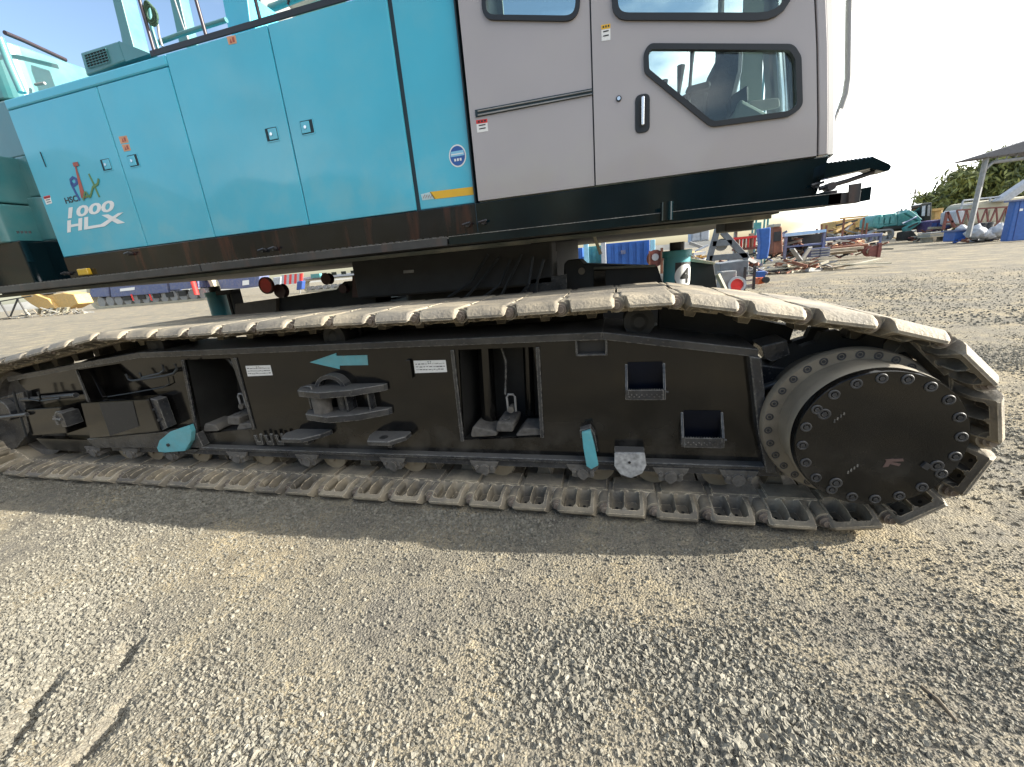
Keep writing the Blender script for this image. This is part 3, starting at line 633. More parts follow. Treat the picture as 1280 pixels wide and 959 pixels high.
# big clevis bracket
cv = thing('tmp', None, None); COL.objects.unlink(cv); bpy.data.objects.remove(cv)
def lobed(z, xs_, th):
    # horizontal plate from the frame outwards, rounded nose
    x0, x1 = xs_; w_ = x1 - x0
    pts = [(x0 + .02, FY), (x0 - .01, FY - .06), (x0 + w_ * .06, FY - .15), (x0 + w_ * .40, FY - .20), (x0 + w_ * .72, FY - .15), (x1, FY - .04), (x1 + .02, FY)]
    return MB().prism(rpoly(pts, .02, 3), z - th / 2, z + th / 2, axis='z')
cz1, cz2 = AY(430, 490, FY - .12).z, AY(430, 520, FY - .12).z
X0, X1 = AY(376, 490, FY - .08).x, AY(484, 485, FY).x
br_ = obj('towing_bracket', lobed(cz1, (X0, X1), .046), M['dusty'], crane, bev=.006)
obj('lower_plate', lobed(cz2, (X0 + .02, X1), .046), M['dusty'], br_, bev=.006)
mb = MB()
mb.cyl(((X0 + .17), FY - .10), .062, cz2, cz1, axis='z', n=24); obj('pin_sleeve', mb, M['muddy'], br_, smooth='auto')
mb = MB(); mb.cyl(((X0 + .30), FY - .05), .035, cz2, cz1, axis='z', n=20).box(X0 + .36, X0 + .375, FY - .10, FY, cz2, cz1).box(X0 + .03, X0 + .04, FY - .06, FY, cz2, cz1).box(X1 - .12, X1 - .11, FY - .07, FY, cz2, cz1)
obj('gusset', mb, M['dusty'], br_)
arc = [(X0 + .24 + .125 * math.cos(PI * k / 16), FY - .035, cz1 + .105 * math.sin(PI * k / 16)) for k in range(17)]
mb = MB()
ao = [(p[0], p[2]) for p in arc]; ai = [(X0 + .24 + .098 * math.cos(PI * k / 16), cz1 + .078 * math.sin(PI * k / 16)) for k in range(16, -1, -1)]
mb.prism(ao + ai, FY - .07, FY); obj('arch_guard', mb, M['dusty'], br_)
mb = MB().prism(ai, FY - .004, FY - .001); obj('arch_void', mb, M['ink'], br_)
mb = MB().tube([(X0 + .02, FY - .06, cz1 + .02), (X0 + .08, FY - .10, cz1 + .035), (X0 + .13, FY - .12, cz1 + .038), (X0 + .14, FY - .13, cz1 + .01)], .006, 6); obj('wire_handle', mb, M['dusty'], br_)
# lugs
def lug(name, pxc, X_a, X_b, zl, hole_=True, skew=0.0):
    w_ = X_b - X_a
    o = obj(name, MB().prism(rpoly([(X_a + skew, FY), (X_b + skew, FY), (X_b, FY - .09), (X_a + w_ * .7, FY - .18), (X_a + w_ * .15, FY - .18), (X_a, FY - .08)], .02, 3), zl - .02, zl + .014, axis='z'), M['dusty'], crane, bev=.006)
    if hole_: obj('eye', MB().cyl(((X_a + X_b) / 2 - .01, FY - .115), .03, zl + .014, zl + .0165, axis='z', n=16), M['ink'], o)
    obj('web', MB().box(X_a + w_ * .4, X_a + w_ * .5, FY - .06, FY, zl - .09, zl), M['dusty'], o)
    return o
a = AY(458, 548, FY - .12); b = AY(514, 545, FY - .02); lug('lifting_lug', None, a.x, b.x, AY(480, 548, FY - .10).z)
a = AY(352, 545, FY - .12); b = AY(404, 540, FY - .06); lug('lifting_lug', None, a.x, b.x, AY(376, 545, FY - .10).z, False, .05)
# hose hooks
mb = MB()
for px in (320, 333, 346):
    x = AY(px, 550, FY - .05).x; z = AY(px, 556, FY - .05).z
    mb.prism([(x, z), (x + .06, z), (x + .07, z + .09), (x + .05, z + .095), (x + .045, z + .03), (x + .018, z + .03), (x + .012, z + .08), (x - .008, z + .08)], FY - .055, FY - .04)
obj('hose_hook', mb, M['dusty'], crane, bev=.002)
M['shadowblue'] = mat('step_shade_blue_black', (.002, .004, .010), .35, var=.3); M['shadowblue'].node_tree.nodes['Principled BSDF'].inputs['Specular IOR Level'].default_value = 0.15
# steps: boxed tread in front of a blue-black sheet painted as shade
def step(px0, px1, pyt, pyb, skew=0.0):
    a = AY(px0, pyb, FY - .07); b = AY(px1, pyb, FY - .07); zt = AY(px0, pyt, FY).z; xa, xb = a.x, b.x; z0 = a.z; hgt = .06
    o = obj('step', MB().box(xa, xb, FY - .075, FY - .068, z0, z0 + hgt), M['dusty'], crane, bev=.002)
    mb = MB(); mb.prism([(FY - .07, z0), (FY - .07, z0 + hgt), (FY + .0, zt), (FY, z0)], xa - .014, xa, axis='x'); mb.prism([(FY - .07, z0), (FY - .07, z0 + hgt), (FY, zt), (FY, z0)], xb, xb + .014, axis='x')
    obj('step_shade_sheet', MB().box(xa, xb, FY - .004, FY - .0015, z0, zt + .01), M['shadowblue'], o)
    obj('side_cheek', mb, M['dusty'], o, bev=.002)
    obj('tread', MB().box(xa, xb, FY - .068, FY - .001, z0 + .002, z0 + .008), M['under'], o)
    mb = MB(); n = 14
    for k in range(n): x = xa + (xb - xa) * (k + .5) / n; mb.prism([(x - .004, z0 + hgt), (x + .004, z0 + hgt), (x, z0 + hgt + .008)], FY - .075, FY - .068)
    for k in range(n): x = xa + (xb - xa) * (k + .5) / n; mb.cyl((x, z0 + .02 + .012 * (k % 2)), .004, FY - .078, FY - .075, n=6)
    obj('serration', mb, M['dusty'], o)
    obj('pivot_stud', MB().cyl((xb, z0 + hgt * .5), .008, FY - .045, FY - .03, n=8).tube([(xb, FY - .04, z0 + hgt * .6), (xb + .03, FY - .04, z0 + hgt * .6)], .006, 6), M['dusty'], o)
    return o
step(785, 829, 455, 500); step(855, 902, 515, 559)
a, b = AY(720, 445, FY - .03), AY(759, 423, FY - .03)
mb = MB(); mb.box(a.x, b.x, FY - .045, FY, a.z, a.z + .010); mb.box(a.x, a.x + .012, FY - .045, FY, a.z, 1.05); mb.box(b.x - .012, b.x, FY - .045, FY, a.z, 1.05); mb.box(a.x, b.x, FY - .05, FY - .03, 1.035, 1.055)
obj('hand_hold', mb, M['dusty'], crane, bev=.003)
obj('hand_hold_void', MB().box(a.x + .012, b.x - .012, FY - .004, FY - .001, a.z + .01, 1.05), M['ink'], crane)
# teal locking arm and half round plate
q = XZ([(727, 541), (738, 538), (743, 558), (748, 582), (739, 587), (733, 583), (729, 560)], FY - .10)
o = obj('locking_arm', MB().prism(q, FY - .10, FY - .075), M['tealsign'], crane, bev=.004)
obj('arm_hinge', MB().prism(XZ([(725, 536), (738, 532), (744, 541), (748, 562), (740, 560), (736, 545), (726, 545)], FY - .03), FY - .06, FY), M['dusty'], o, bev=.003)
q = XZ([(768, 567), (806, 567), (808, 582), (803, 592), (789, 598), (775, 593), (768, 583)], FY - .10)
hp = mat('chipped_white_paint', (.42, .42, .41), .7, var=.4, vscale=40, dust=.5, dustcol=(.12, .12, .13), bump=.3)
o = obj('half_round_plate', MB().prism(rpoly(q, .01, 3), FY - .10, FY - .08), hp, crane, bev=.003)
obj('plate_web', MB().box(q[0][0], q[1][0], FY - .08, FY, q[0][1] - .02, q[0][1]), M['dusty'], o)
obj('plate_pin', MB().cyl(((q[0][0] + q[1][0]) / 2, q[0][1] - .055), .008, FY - .103, FY - .10, n=10), M['ink'], o)
# teal fin at left
q = XZ([(196, 560), (199, 551), (212, 540), (236, 532), (239, 540), (238, 552), (231, 564), (206, 566), (198, 565)], FY - .10)
o = obj('tie_plate', MB().prism(q, FY - .10, FY - .06), M['tealsign'], crane, bev=.004)
c = AY(211, 556, FY - .1); obj('bolt', MB().cyl((c.x, c.z), .014, FY - .112, FY - .10, n=6), M['bolt'], o)
obj('tie_bracket', MB().prism(XZ([(228, 548), (250, 540), (258, 556), (245, 566), (228, 566)], FY - .03), FY - .06, FY), M['dusty'], o, bev=.004)
# left boxes on the frame
q = XZ([(100, 504), (184, 499), (200, 540), (112, 549)], FY - .12)
bo = obj('valve_box', MB().prism(q, FY - .12, FY), M['black'], crane, bev=.010)
obj('box_panel', MB().prism(XZ([(124, 504), (166, 501.5), (174, 533), (138, 545)], FY - .121), FY - .124, FY - .1195), mat('matt_black_panel', (.018, .018, .019), .55, spots=.1), bo)
obj('box_end', MB().prism(XZ([(184, 498), (196, 500), (209, 535), (199, 540)], FY - .10), FY - .10, FY - .02), M['dusty'], bo, bev=.004)
for px in (192, 200): c = AY(px, 512 + (px - 192) * 1.6, FY - .1); obj('bolt', MB().cyl((c.x, c.z), .012, FY - .115, FY - .1, n=6), M['bolt'], bo)
q = XZ([(30, 512), (75, 509), (84, 542), (40, 545)], FY - .12)
b2 = obj('tension_box', MB().prism(q, FY - .12, FY + .02), M['black'], crane, bev=.008)
c = AY(83, 522, FY - .1)
mb = MB().cyl((c.x, c.z), .075, FY - .14, FY - .04, n=10); obj('port_ring', mb, M['dusty'], b2, bev=.006)
mb = MB().cyl((c.x, c.z), .05, FY - .143, FY - .139, n=16); obj('port_void', mb, M['ink'], b2)
mb = MB().tube([(c.x - .04, FY - .16, c.z + .01), (c.x + .05, FY - .16, c.z + .005)], .012, 8).tube([(c.x - .01, FY - .165, c.z + .04), (c.x - .01, FY - .165, c.z - .04)], .01, 8).box(c.x + .03, c.x + .08, FY - .16, FY - .04, c.z - .06, c.z + .06)
obj('fitting', mb, M['dusty'], b2)
obj('lower_web', MB().prism(XZ([(44, 548), (112, 550), (118, 566), (60, 562)], FY - .05), FY - .05, FY + .02), M['black'], crane, bev=.004)
obj('skid_plate', MB().prism(XZ([(108, 549), (205, 540), (236, 548), (230, 560), (118, 560)], FY - .09), FY - .09, FY), M['dusty'], crane, bev=.006)
obj('cross_tube', MB().tube([AY(28, 500, FY - .05), AY(95, 494, FY - .05)], .022, 12), M['dusty'], crane, smooth='auto')
def bar(px, Y, r=.009, m_='rubber', name='grab_bar'): return obj(name, MB().tube([AY(a, b, Y) for a, b in px], r, 8), M[m_], crane, smooth='auto')
bar([(17, 490), (24, 515), (33, 545)], FY - .14, .009); bar([(33, 488), (37, 499), (50, 501)], FY - .12, .009); bar([(47, 490), (52, 501), (75, 498)], FY - .12, .009)
bar([(157, 468), (161, 474), (166, 476), (206, 470), (217, 467), (221, 462), (219, 455)], FY - .10); bar([(174, 466), (178, 472), (200, 467), (205, 463), (203, 456)], FY - .10)
bar([(135, 496), (160, 492), (205, 484), (212, 480), (210, 472)], FY - .02, .005)
obj('strut', MB().beam(AY(114, 462, FY + .06), AY(131, 497, FY + .0), .03, .03), M['black'], crane, bev=.003)
# contents of the recesses: pinned link, shackle, rams
def link_asm(cx, cz, px_, sc=1.0):
    o = obj('connecting_link', MB().prism(rpoly([(-.07 * sc + cx, cz - .02), (cx + .05 * sc, cz - .02), (cx + .07 * sc, cz + .05), (cx - .05 * sc, cz + .055)], .02), FY + .02, FY + .24), M['muddy'], crane, bev=.012)
    obj('pin_head', MB().cyl((cx - .0 * sc, FY + .07), .026, cz + .05, cz + .062, axis='z', n=12), M['dusty'], o)
    z = cz + .09; x = cx + .03
    obj('shackle', MB().tube([(x - .025, FY + .12, z), (x - .027, FY + .12, z + .10), (x - .015, FY + .12, z + .12), (x + .018, FY + .12, z + .12), (x + .03, FY + .12, z + .10), (x + .028, FY + .12, z)], .0075, 8), M['steel'], o, smooth='auto')
    obj('pin', MB().cyl((x, z + .02), .022, FY + .09, FY + .16, n=14), M['muddy'], o)
    return o
link_asm(-.735, .45, None); link_asm(-2.98, .47, None)
obj('link_foot', MB().prism(rpoly([(-.99, .385), (-.80, .40), (-.79, .43), (-.96, .47)], .02), FY + .02, FY + .2), M['muddy'], crane, bev=.015)
obj('link_foot', MB().prism(rpoly([(-.68, .40), (-.49, .415), (-.50, .46), (-.62, .46)], .02), FY + .02, FY + .2), M['muddy'], crane, bev=.015)
obj('link_foot', MB().prism(rpoly([(-3.33, .385), (-3.15, .395), (-3.18, .45), (-3.28, .46)], .02), FY + .02, FY + .2), M['muddy'], crane, bev=.015)
obj('link_foot', MB().prism(rpoly([(-2.98, .40), (-2.80, .43), (-2.82, .47), (-2.93, .46)], .02), FY + .02, FY + .2), M['muddy'], crane, bev=.015)
obj('inner_ram', MB().tube([(-.90, FY + .20, .42), (-.88, FY + .22, 1.0)], .055, 20), M['black'], crane, smooth='auto')
obj('inner_ram', MB().tube([(-.62, FY + .30, .45), (-.60, FY + .30, 1.0)], .035, 16), M['black'], crane, smooth='auto')
obj('hose', MB().tube([(-.74, FY + .12, .66), (-.735, FY + .16, .78), (-.72, FY + .14, .88), (-.75, FY + .15, 1.0)], .008, 8), M['dusty'], crane, smooth='auto')
obj('brace', MB().beam((-2.83, FY + .05, 1.0), (-2.80, FY + .05, .46), .03, .03).beam((-2.95, FY + .1, 1.0), (-2.83, FY + .06, .90), .03, .03), M['dusty'], crane, bev=.003)

# --- upper body, engine cover
zb, zt, zd, xl = 1.915, 3.215, 3.135, -5.115
XD = [xl, -4.03, -3.265, -2.326, -1.383, -.955]
mb = MB(); mb.prism(rpoly([(xl + .01, 2.965), (-.955, 2.965), (-.955, 4.3), (xl + .01, 4.3)], .02, 2), zb - .02, zt - .03, axis='z'); obj('engine_cover', mb, M['gap'], crane)
lid = obj('cover_lid', MB().box(xl, XD[2] - .002, BY - .004, 4.32, zd + .005, zt), M['teal'], crane, bev=.012)
obj('cover_roof', MB().box(XD[2] + .002, -.96, BY + .03, 4.32, zt - .01, zt + .01), M['teal'], crane)
def door(name, x0, x1, z0, z1, latch=None, y=BY):
    o = obj(name, MB().box(x0 + .0045, x1 - .0045, y, y + .03, z0 + .003, z1), M['teal'], crane, bev=.006)
    return o
doors = []
for i in range(5):
    y = BY + (.012 if i == 4 else 0)
    doors.append(door('access_door' if i < 4 else 'side_panel', XD[i], XD[i + 1] - (.02 if i == 3 else 0), zb, zd if i < 2 else zt, y=y))
obj('end_plate', MB().box(xl - .004, xl + .004, BY + .01, 4.3, zb, zd), M['teal'], crane)
def latch(par, px, side):
    c = AY(px[0], px[1], BY)
    obj('latch_pocket', MB().box(c.x - .052, c.x + .052, BY - .0016, BY + .002, c.z - .042, c.z + .042), M['gap'], par)
    o = obj('latch', MB().box(*((c.x - .026, c.x + .048) if side < 0 else (c.x - .048, c.x + .026)), BY - .007, BY - .0012, c.z - .037, c.z + .037), M['teal'], par, bev=.003)
    xx = c.x + (.0 if side < 0 else -.01)
    obj('keyhole', MB().cyl((xx, c.z), .011, BY - .012, BY - .006, n=16), M['chrome'], par)
    obj('latch_rim', curve_plate('latch_rim', [rpoly([(c.x - .06, c.z - .05), (c.x + .06, c.z - .05), (c.x + .06, c.z + .05), (c.x - .06, c.z + .05)], .01, 3), rpoly([(c.x - .053, c.z - .043), (c.x + .053, c.z - .043), (c.x + .053, c.z + .043), (c.x - .053, c.z + .043)], .006, 3)], BY - .003, .004), M['teal'], par)
latch(doors[0], (133, 206), -1); latch(doors[1], (167, 201), 1); latch(doors[2], (340, 168), -1); latch(doors[3], (384, 159), 1)
def sticker(px, m_, par, Y=BY, th=.0015, name='sticker'):
    return obj(name, curve_plate(name, [XZ(px, Y - th)], Y - th, th), m_, par)
def decal(px, par, Y=BY, head=M['red'], base=M['white'], hf=.3):
    o = sticker(px, base, par, Y); q = XZ(px, Y - .0025)
    (a, b), (c, d), (e, f), (g_, h_) = q
    obj('print', MB().prism([(a, b), (c, d), (c + (e - c) * hf, d + (f - d) * hf), (a + (g_ - a) * hf, b + (h_ - b) * hf)], Y - .0025, Y - .0017), head, o)
    mb = MB()
    for k in range(2):
        t0 = hf + .12 + k * (1 - hf) * .38; mb.box(a + (c - a) * .2, a + (c - a) * .8, Y - .0026, Y - .0018, b + (h_ - b) * t0 - .006, b + (h_ - b) * t0)
    for k in range(3): mb.box(a + (c - a) * (.15 + .28 * k), a + (c - a) * (.32 + .28 * k), Y - .0032, Y - .0026, b + (h_ - b) * hf * .75, b + (h_ - b) * hf * .3)
    obj('print', mb, M['ink'], o); return o
for px in ([(148, 171), (158, 169.5), (161, 178), (151, 180)], [(152, 181), (161, 180), (163.5, 188), (155, 189.5)], [(283, 46), (294, 44), (296, 54), (286, 56)]):
    o = sticker(px, M['orange'], doors[1] if px[0][0] < 200 else doors[2]); q = XZ(px, BY - .003)
    mb = MB(); cx = sum(a for a, b in q) / 4; cz = sum(b for a, b in q) / 4
    mb.prism([(cx - .022, cz - .015), (cx - .002, cz - .015), (cx - .012, cz + .014)], BY - .003, BY - .0018); mb.box(cx + .004, cx + .022, BY - .003, BY - .0018, cz - .014, cz + .014); obj('print', mb, M['logoR'], o)
decal([(54, 246), (62, 244), (65, 254), (58, 256)], doors[0])
obj('vent_slit', MB().beam(AY(50.5, 190, BY - .001), AY(58, 209, BY - .001), .003, .012, up=(0, 1, 0)), M['gap'], doors[0])
# lettering: 1000 HLX and the HSC PAX emblem
def lettering(txt, px_bl, px_br, h, par, m_, shear=.0, bold=.0):
    a = AY(*px_bl, BY - .002); b = AY(*px_br, BY - .002); me = text_mesh(txt, 1, 0, 0, 0, th=.001, shear=shear, bold=bold)
    xs_ = [v.co.x for v in me.vertices]; zs_ = [v.co.z for v in me.vertices]; sx = (b.x - a.x) / (max(xs_) - min(xs_)); sz = h / (max(zs_) - min(zs_)); x0, z0 = min(xs_), min(zs_)
    rot = math.atan2(b.z - a.z, b.x - a.x)
    for v in me.vertices: x = (v.co.x - x0) * sx; v.co = (a.x + x, BY - .0016 + v.co.y, a.z + (v.co.z - z0) * sz + x * math.tan(rot))
    return obj('lettering', me, m_, par)
lettering('1000', (85, 273.5), (145.5, 263.5), .088, doors[0], M['white'], .25, .03)
lettering('HL', (84, 291), (120, 284.5), .098, doors[0], M['white'], .25, .03)
obj('lettering', MB().prism(XZ([(108, 286), (129, 283), (132, 285), (128, 289), (106, 291)], BY - .002), BY - .0024, BY - .001), M['white'], doors[0]) if False else None
mb = MB(); mb.prism(XZ([(127, 269), (135, 268), (156, 278.5), (147, 280)], BY - .002), BY - .0024, BY - .001)
mb2 = MB(); mb2.prism(XZ([(147.5, 266.5), (154, 265.5), (131, 283), (107, 287), (107, 283.5), (126, 280.5)], BY - .0028), BY - .0031, BY - .0018)
obj('lettering', mb, M['white'], doors[0]); obj('lettering', mb2, M['white'], doors[0])
lettering('HSC', (82.5, 255), (98, 251.5), .05, doors[0], M['ink'], 0, .02)
def stroke(px, r, m_, Y=BY - .002):
    pts = [AY(a, b, Y) for a, b in px]; mb = MB(); k = 0
    for i in range(len(pts) - 1):
        a, b = pts[i], pts[i + 1]; t_ = (b - a).normalized(); n = Vector((-t_.z, 0, t_.x))
        ra = r[i] if isinstance(r, list) else r; rb = r[i + 1] if isinstance(r, list) else r
        q = [a - n * ra - t_ * ra * .4, a + n * ra - t_ * ra * .4, b + n * rb + t_ * rb * .4, b - n * rb + t_ * rb * .4]; mb.prism([(p.x, p.z) for p in q], Y - .0004 * (i % 2) - .0006, Y + .001)
    return obj('emblem_stroke', mb, m_, doors[0])
stroke([(99.5, 250), (94, 240), (89, 230), (88, 225), (91, 222), (95, 224), (96, 229), (92.5, 232), (90, 229)], .011, M['navy'])
stroke([(94.5, 209), (104, 246)], [.007, .028], M['logoR'], BY - .0035); stroke([(92, 206), (97, 205)], .016, M['logoR'], BY - .005)
stroke([(111, 218), (116, 228), (124, 246)], .009, M['green']); stroke([(123, 224), (122, 230), (116, 234), (113, 245), (107, 246)], .009, M['green'], BY - .004)
stroke([(106, 240), (104, 250)], .008, M['green'], BY - .0055); stroke([(107, 240), (112, 247)], .008, M['green'], BY - .007)
# round badge and striped plate on side panel
PY = BY + .012
c = AY(572, 195, PY); circ = lambda r_, n=40, z0=0: [(c.x + r_ * math.cos(2 * PI * k / n), c.z + r_ * 1.12 * math.sin(2 * PI * k / n)) for k in range(n)]
bd_ = obj('round_badge', curve_plate('round_badge', [circ(.062)], PY - .002, .002), M['white'], doors[4])
obj('print', curve_plate('p', [circ(.054)], PY - .003, .001), mat('badge_blue', (.03, .11, .36), .5), bd_)
obj('print', curve_plate('p', [[(c.x - .05, c.z - .002), (c.x + .05, c.z - .002), (c.x + .046, c.z + .03), (c.x - .046, c.z + .03)]], PY - .0038, .0008), mat('badge_pale_blue', (.25, .55, .75), .5), bd_)
mb = MB()
for k in range(3): mb.box(c.x - .026 + k * .02, c.x - .013 + k * .02, PY - .0045, PY - .0036, c.z - .032, c.z - .016)
mb.box(c.x - .045, c.x + .045, PY - .0045, PY - .0038, c.z + .008, c.z + .014)
obj('print', mb, M['white'], bd_)
sticker([(537, 240), (591, 233.5), (592, 243.5), (543, 249)], M['yellow'], doors[4], PY, name='stripe')
sticker([(526, 243), (538, 240), (544, 248.5), (528, 250.5)], mat('pale_stripe', (.45, .60, .62), .5), doors[4], PY, name='stripe')
mb = MB()
for k in range(4): mb.beam(AY(529 + k * 3, 248, PY - .003), AY(531 + k * 3, 243.5, PY - .003), .001, .006, up=(0, 1, 0))
obj('print', mb, M['logoR'], doors[4])

# --- black skirt, walkway ledge
M['crest'] = mat('worn_bright_edge', (.30, .29, .27), .4, var=.6, vscale=60, dust=.6, dustcol=(.03, .03, .03))
obj('skirt', MB().box(-5.10, -.955, BY - .01, BY + .02, 1.66, zb - .004), M['skirt'], crane, bev=.004)
obj('skirt', MB().prism([(-.951, 1.66), (1.10, 1.66), (1.155, zb + .0), (1.14, zb + .0), (-.951, zb - .004)], BY - .015, BY + .02), M['skirtnew'], crane, bev=.004)
obj('skirt_seam', MB().box(-.957, -.949, BY - .012, BY + .01, 1.66, 3.2), M['gap'], crane)
def ledge(x0, x1, pitch_, th_, hh, m_):
    pts = [(x0, 1.647), (x1, 1.647), (x1, 1.70)]; x = x1
    while x - pitch_ > x0:
        pts += [(x - pitch_ * .35, 1.70), (x - pitch_ * .42, 1.70 + hh), (x - pitch_ * .92, 1.70 + hh), (x - pitch_, 1.70)]; x -= pitch_
    pts += [(x0, 1.70)]
    o = obj('walkway_edge', curve_plate('walkway_edge', [pts], 2.75, .008), M[m_], crane)
    obj('walkway_plate', MB().box(x0, x1, 2.758, BY - .012, 1.647, 1.655), M['under'], o)
    mb = MB(); x = x1 - pitch_ * .6
    while x > x0 + pitch_:
        mb.box(x - pitch_ * .3, x + pitch_ * .1, 2.7492, 2.7505, 1.70 + hh * .3, 1.70 + hh * .8) if False else mb.box(x - pitch_ * .28, x + pitch_ * .16, 2.752, BY - .02, 1.697, 1.702); x -= pitch_
    obj('walkway_rung', mb, M['steel'], o)['kind'] = 'stuff'
    obj('worn_crest', MB().box(x0, x1, 2.7475, 2.7515, 1.6985, 1.7015), M['crest'], o)
M['ledge'] = mat('worn_black_step_edge', (.03, .032, .035), .3, var=.3, dust=.25, dustcol=(.13, .12, .11), streak=.2, spots=.1)
ledge(-6.4, -3.28, .055, 0, .008, 'ledge'); ledge(-3.27, -1.12, .055, 0, .008, 'ledge'); ledge(-1.105, 1.16, .13, 0, .010, 'skirtnew')
mb = MB(); mb.box(-6.4, -.6, 2.97, 3.04, 1.612, 1.641); mb.box(-.6, .9, 2.96, 3.02, 1.615, 1.641); obj('deck_channel', mb, M['oldgreen'], crane, bev=.004)
obj('deck_underside', MB().box(-6.3, .95, 3.0, 6.0, 1.642, 1.66), M['under'], crane)
# bolts / lamps on skirt
for px, py in ((1068 * .0 + 1019, 232), (330, 313), (343, 311), (585, 281), (605, 278), (84, 342), (163, 317)):
    c = AY(px, py, BY - .02); obj('hook_bolt', MB().cyl((c.x, c.z), .016, BY - .045, BY - .01, n=8).tube([(c.x - .03, BY - .05, c.z), (c.x + .03, BY - .05, c.z + .01)], .008, 6), M['ledge'], crane)
c = AY(104, 340, BY - .04); obj('marker_lamp', MB().box(c.x - .065, c.x + .065, BY - .05, BY - .01, c.z - .03, c.z + .03), mat('amber_lens', (.65, .40, .03), .25, coat=.4), crane, bev=.008)
c = AY(834, 253, 2.72); obj('hose_clamp', MB().cyl((c.x, 2.74), .035, 1.655, 1.755, axis='z', n=20), M['skirtnew'], crane, smooth='auto')
# front corner: folded plates, serrated step
obj('corner_plate', MB().prism(XZ([(1061, 231), (1077, 228.5), (1074, 252), (1060, 254.5)], 2.74), 2.735, 2.745), M['ledge'], crane, bev=.002)
obj('corner_plate', MB().prism(XZ([(1077, 235.5), (1090, 233), (1088, 250), (1075, 252.5)], 2.76), 2.76, 2.77), M['skirtnew'], crane, bev=.002)
obj('corner_bar', MB().box(1.10, 1.25, 2.75, 2.80, 1.642, 1.70), M['ledge'], crane, bev=.003)
q0 = XZ([(1029, 206), (1040, 204)], 2.9)
pts = XZ([(1026, 225), (1083, 212), (1086, 213), (1099, 216), (1106, 215), (1108.5, 210), (1106, 207), (1087, 198.5)], 2.90)
topq = []
for k in range(12):
    a = AY(1087 - k * 5, 198.5 + k * .68, 2.90); topq += [(a.x, a.z), (a.x - .008, a.z + .006), (a.x - .014, a.z - .004)]
obj('front_step', curve_plate('front_step', [pts[:-1] + topq], 2.86, .12), M['skirtnew'], crane)
obj('step_arm', MB().tube([AY(1024, 236, 2.9), AY(1060, 226, 2.9), AY(1092, 215, 2.9)], .012, 8), M['ledge'], crane, smooth='auto')
obj('step_mount', MB().cyl((AY(1036, 234, 2.9).x, AY(1036, 234, 2.9).z), .022, 2.86, 2.93, n=10).box(AY(1028, 234, 2.9).x, AY(1043, 234, 2.9).x, 2.86, 2.93, 1.70, 1.725), M['ledge'], crane)

# --- cab
CY = 2.93; cz0, cz1 = 1.922, 3.95
X_b = -.925; X_m = -.131; X_f = 1.0
win2 = XZ([(602, -60), (724, -75), (722, 10), (714, 24), (612, 26), (604, 16)], CY); win2 = rpoly([(-.835, 3.85), (-.205, 3.85), (-.20, 2.81), (-.825, 2.97)], [.06, .06, .10, .06])
def rp(px, r): return rpoly(XZ(px, CY), r)
w2 = rpoly(XZ([(600, -220), (728, -240), (724, 27), (604, 25)], CY), [.03, .03, .08, .08])
backp = [(X_b, cz0), (X_m - .009, cz0), (X_m - .009, cz1), (X_b, cz1)]
pb = obj('cab_rear_panel', curve_plate('cab_rear_panel', [backp, w2], CY, .03), M['cab'], crane)
def win(loop, par, Y, wd=.022, glass_in=.012):
    inner = offset(loop, -wd)
    o = obj('window', curve_plate('window', [offset(loop, .004), inner], Y - .014, .03), M['rubber'], par)
    obj('pane', curve_plate('pane', [offset(inner, .006)], Y + glass_in, .004), M['glass'], o)
    return o
win(w2, pb, CY)
obj('door_seal', MB().box(X_m - .02, X_m + .012, CY + .012, CY + .02, cz0, cz1), M['rubber'], crane)
q = XZ([(594, 138), (740.5, 111), (741, 119), (595, 147)], CY)
obj('slide_rail', MB().prism([(p[0], p[1]) for p in q], CY - .008, CY + .001), M['gap'], pb)
obj('slide_rail', MB().prism(XZ([(597, 138.2), (740, 111.8), (740, 113.6), (597, 140)], CY - .012), CY - .014, CY - .006), M['steel'], pb, bev=.002)
obj('slide_rail', MB().prism(XZ([(597, 143), (740, 116.5), (740, 118), (597, 145)], CY - .012), CY - .013, CY - .006), M['steel'], pb, bev=.001)
decal([(595, 150.5), (609, 148.5), (610, 164), (596.5, 166)], pb, CY)
xf0, xf1 = 0.995, 1.075    # door front edge leans forward at the bottom
doorp = [(X_m, cz0), (1.088, cz0 - .0), (1.072, 2.1), (1.03, 2.45), (.985, 2.75), (.96, 3.1), (.95, cz1), (X_m, cz1)]
w1 = rpoly(XZ([(762, -220), (993, -200), (990, 27), (766, 26)], CY), [.03, .03, .14, .10])
w3 = rpoly(XZ([(805, 68), (812, 57), (990, 58), (999, 73), (1001, 135), (985, 146), (888, 159), (806, 92)], CY), [.06, .05, .07, .07, .09, .09, .08, .05])
dr = obj('cab_door', curve_plate('cab_door', [doorp, w1, w3], CY - .006, .03), M['cab'], crane)
win(w1, dr, CY - .006, .03); win(w3, dr, CY - .006, .024)
c = AY(803, 142.5, CY)
obj('handle_recess', MB().prism(rpoly([(c.x - .042, c.z - .103), (c.x + .042, c.z - .103), (c.x + .042, c.z + .10), (c.x - .042, c.z + .10)], .035), CY - .013, CY - .005), M['rubber'], dr, bev=.003)
obj('handle_recess', MB().prism(rpoly([(c.x - .024, c.z - .07), (c.x + .024, c.z - .07), (c.x + .024, c.z + .07), (c.x - .024, c.z + .07)], .02), CY - .0145, CY - .012), M['ink'], dr)
obj('door_handle', MB().prism(rpoly([(c.x - .007, c.z - .068), (c.x + .009, c.z - .068), (c.x + .011, c.z + .082), (c.x - .007, c.z + .082)], .006), CY - .036, CY - .022), M['chrome'], dr, bev=.004)
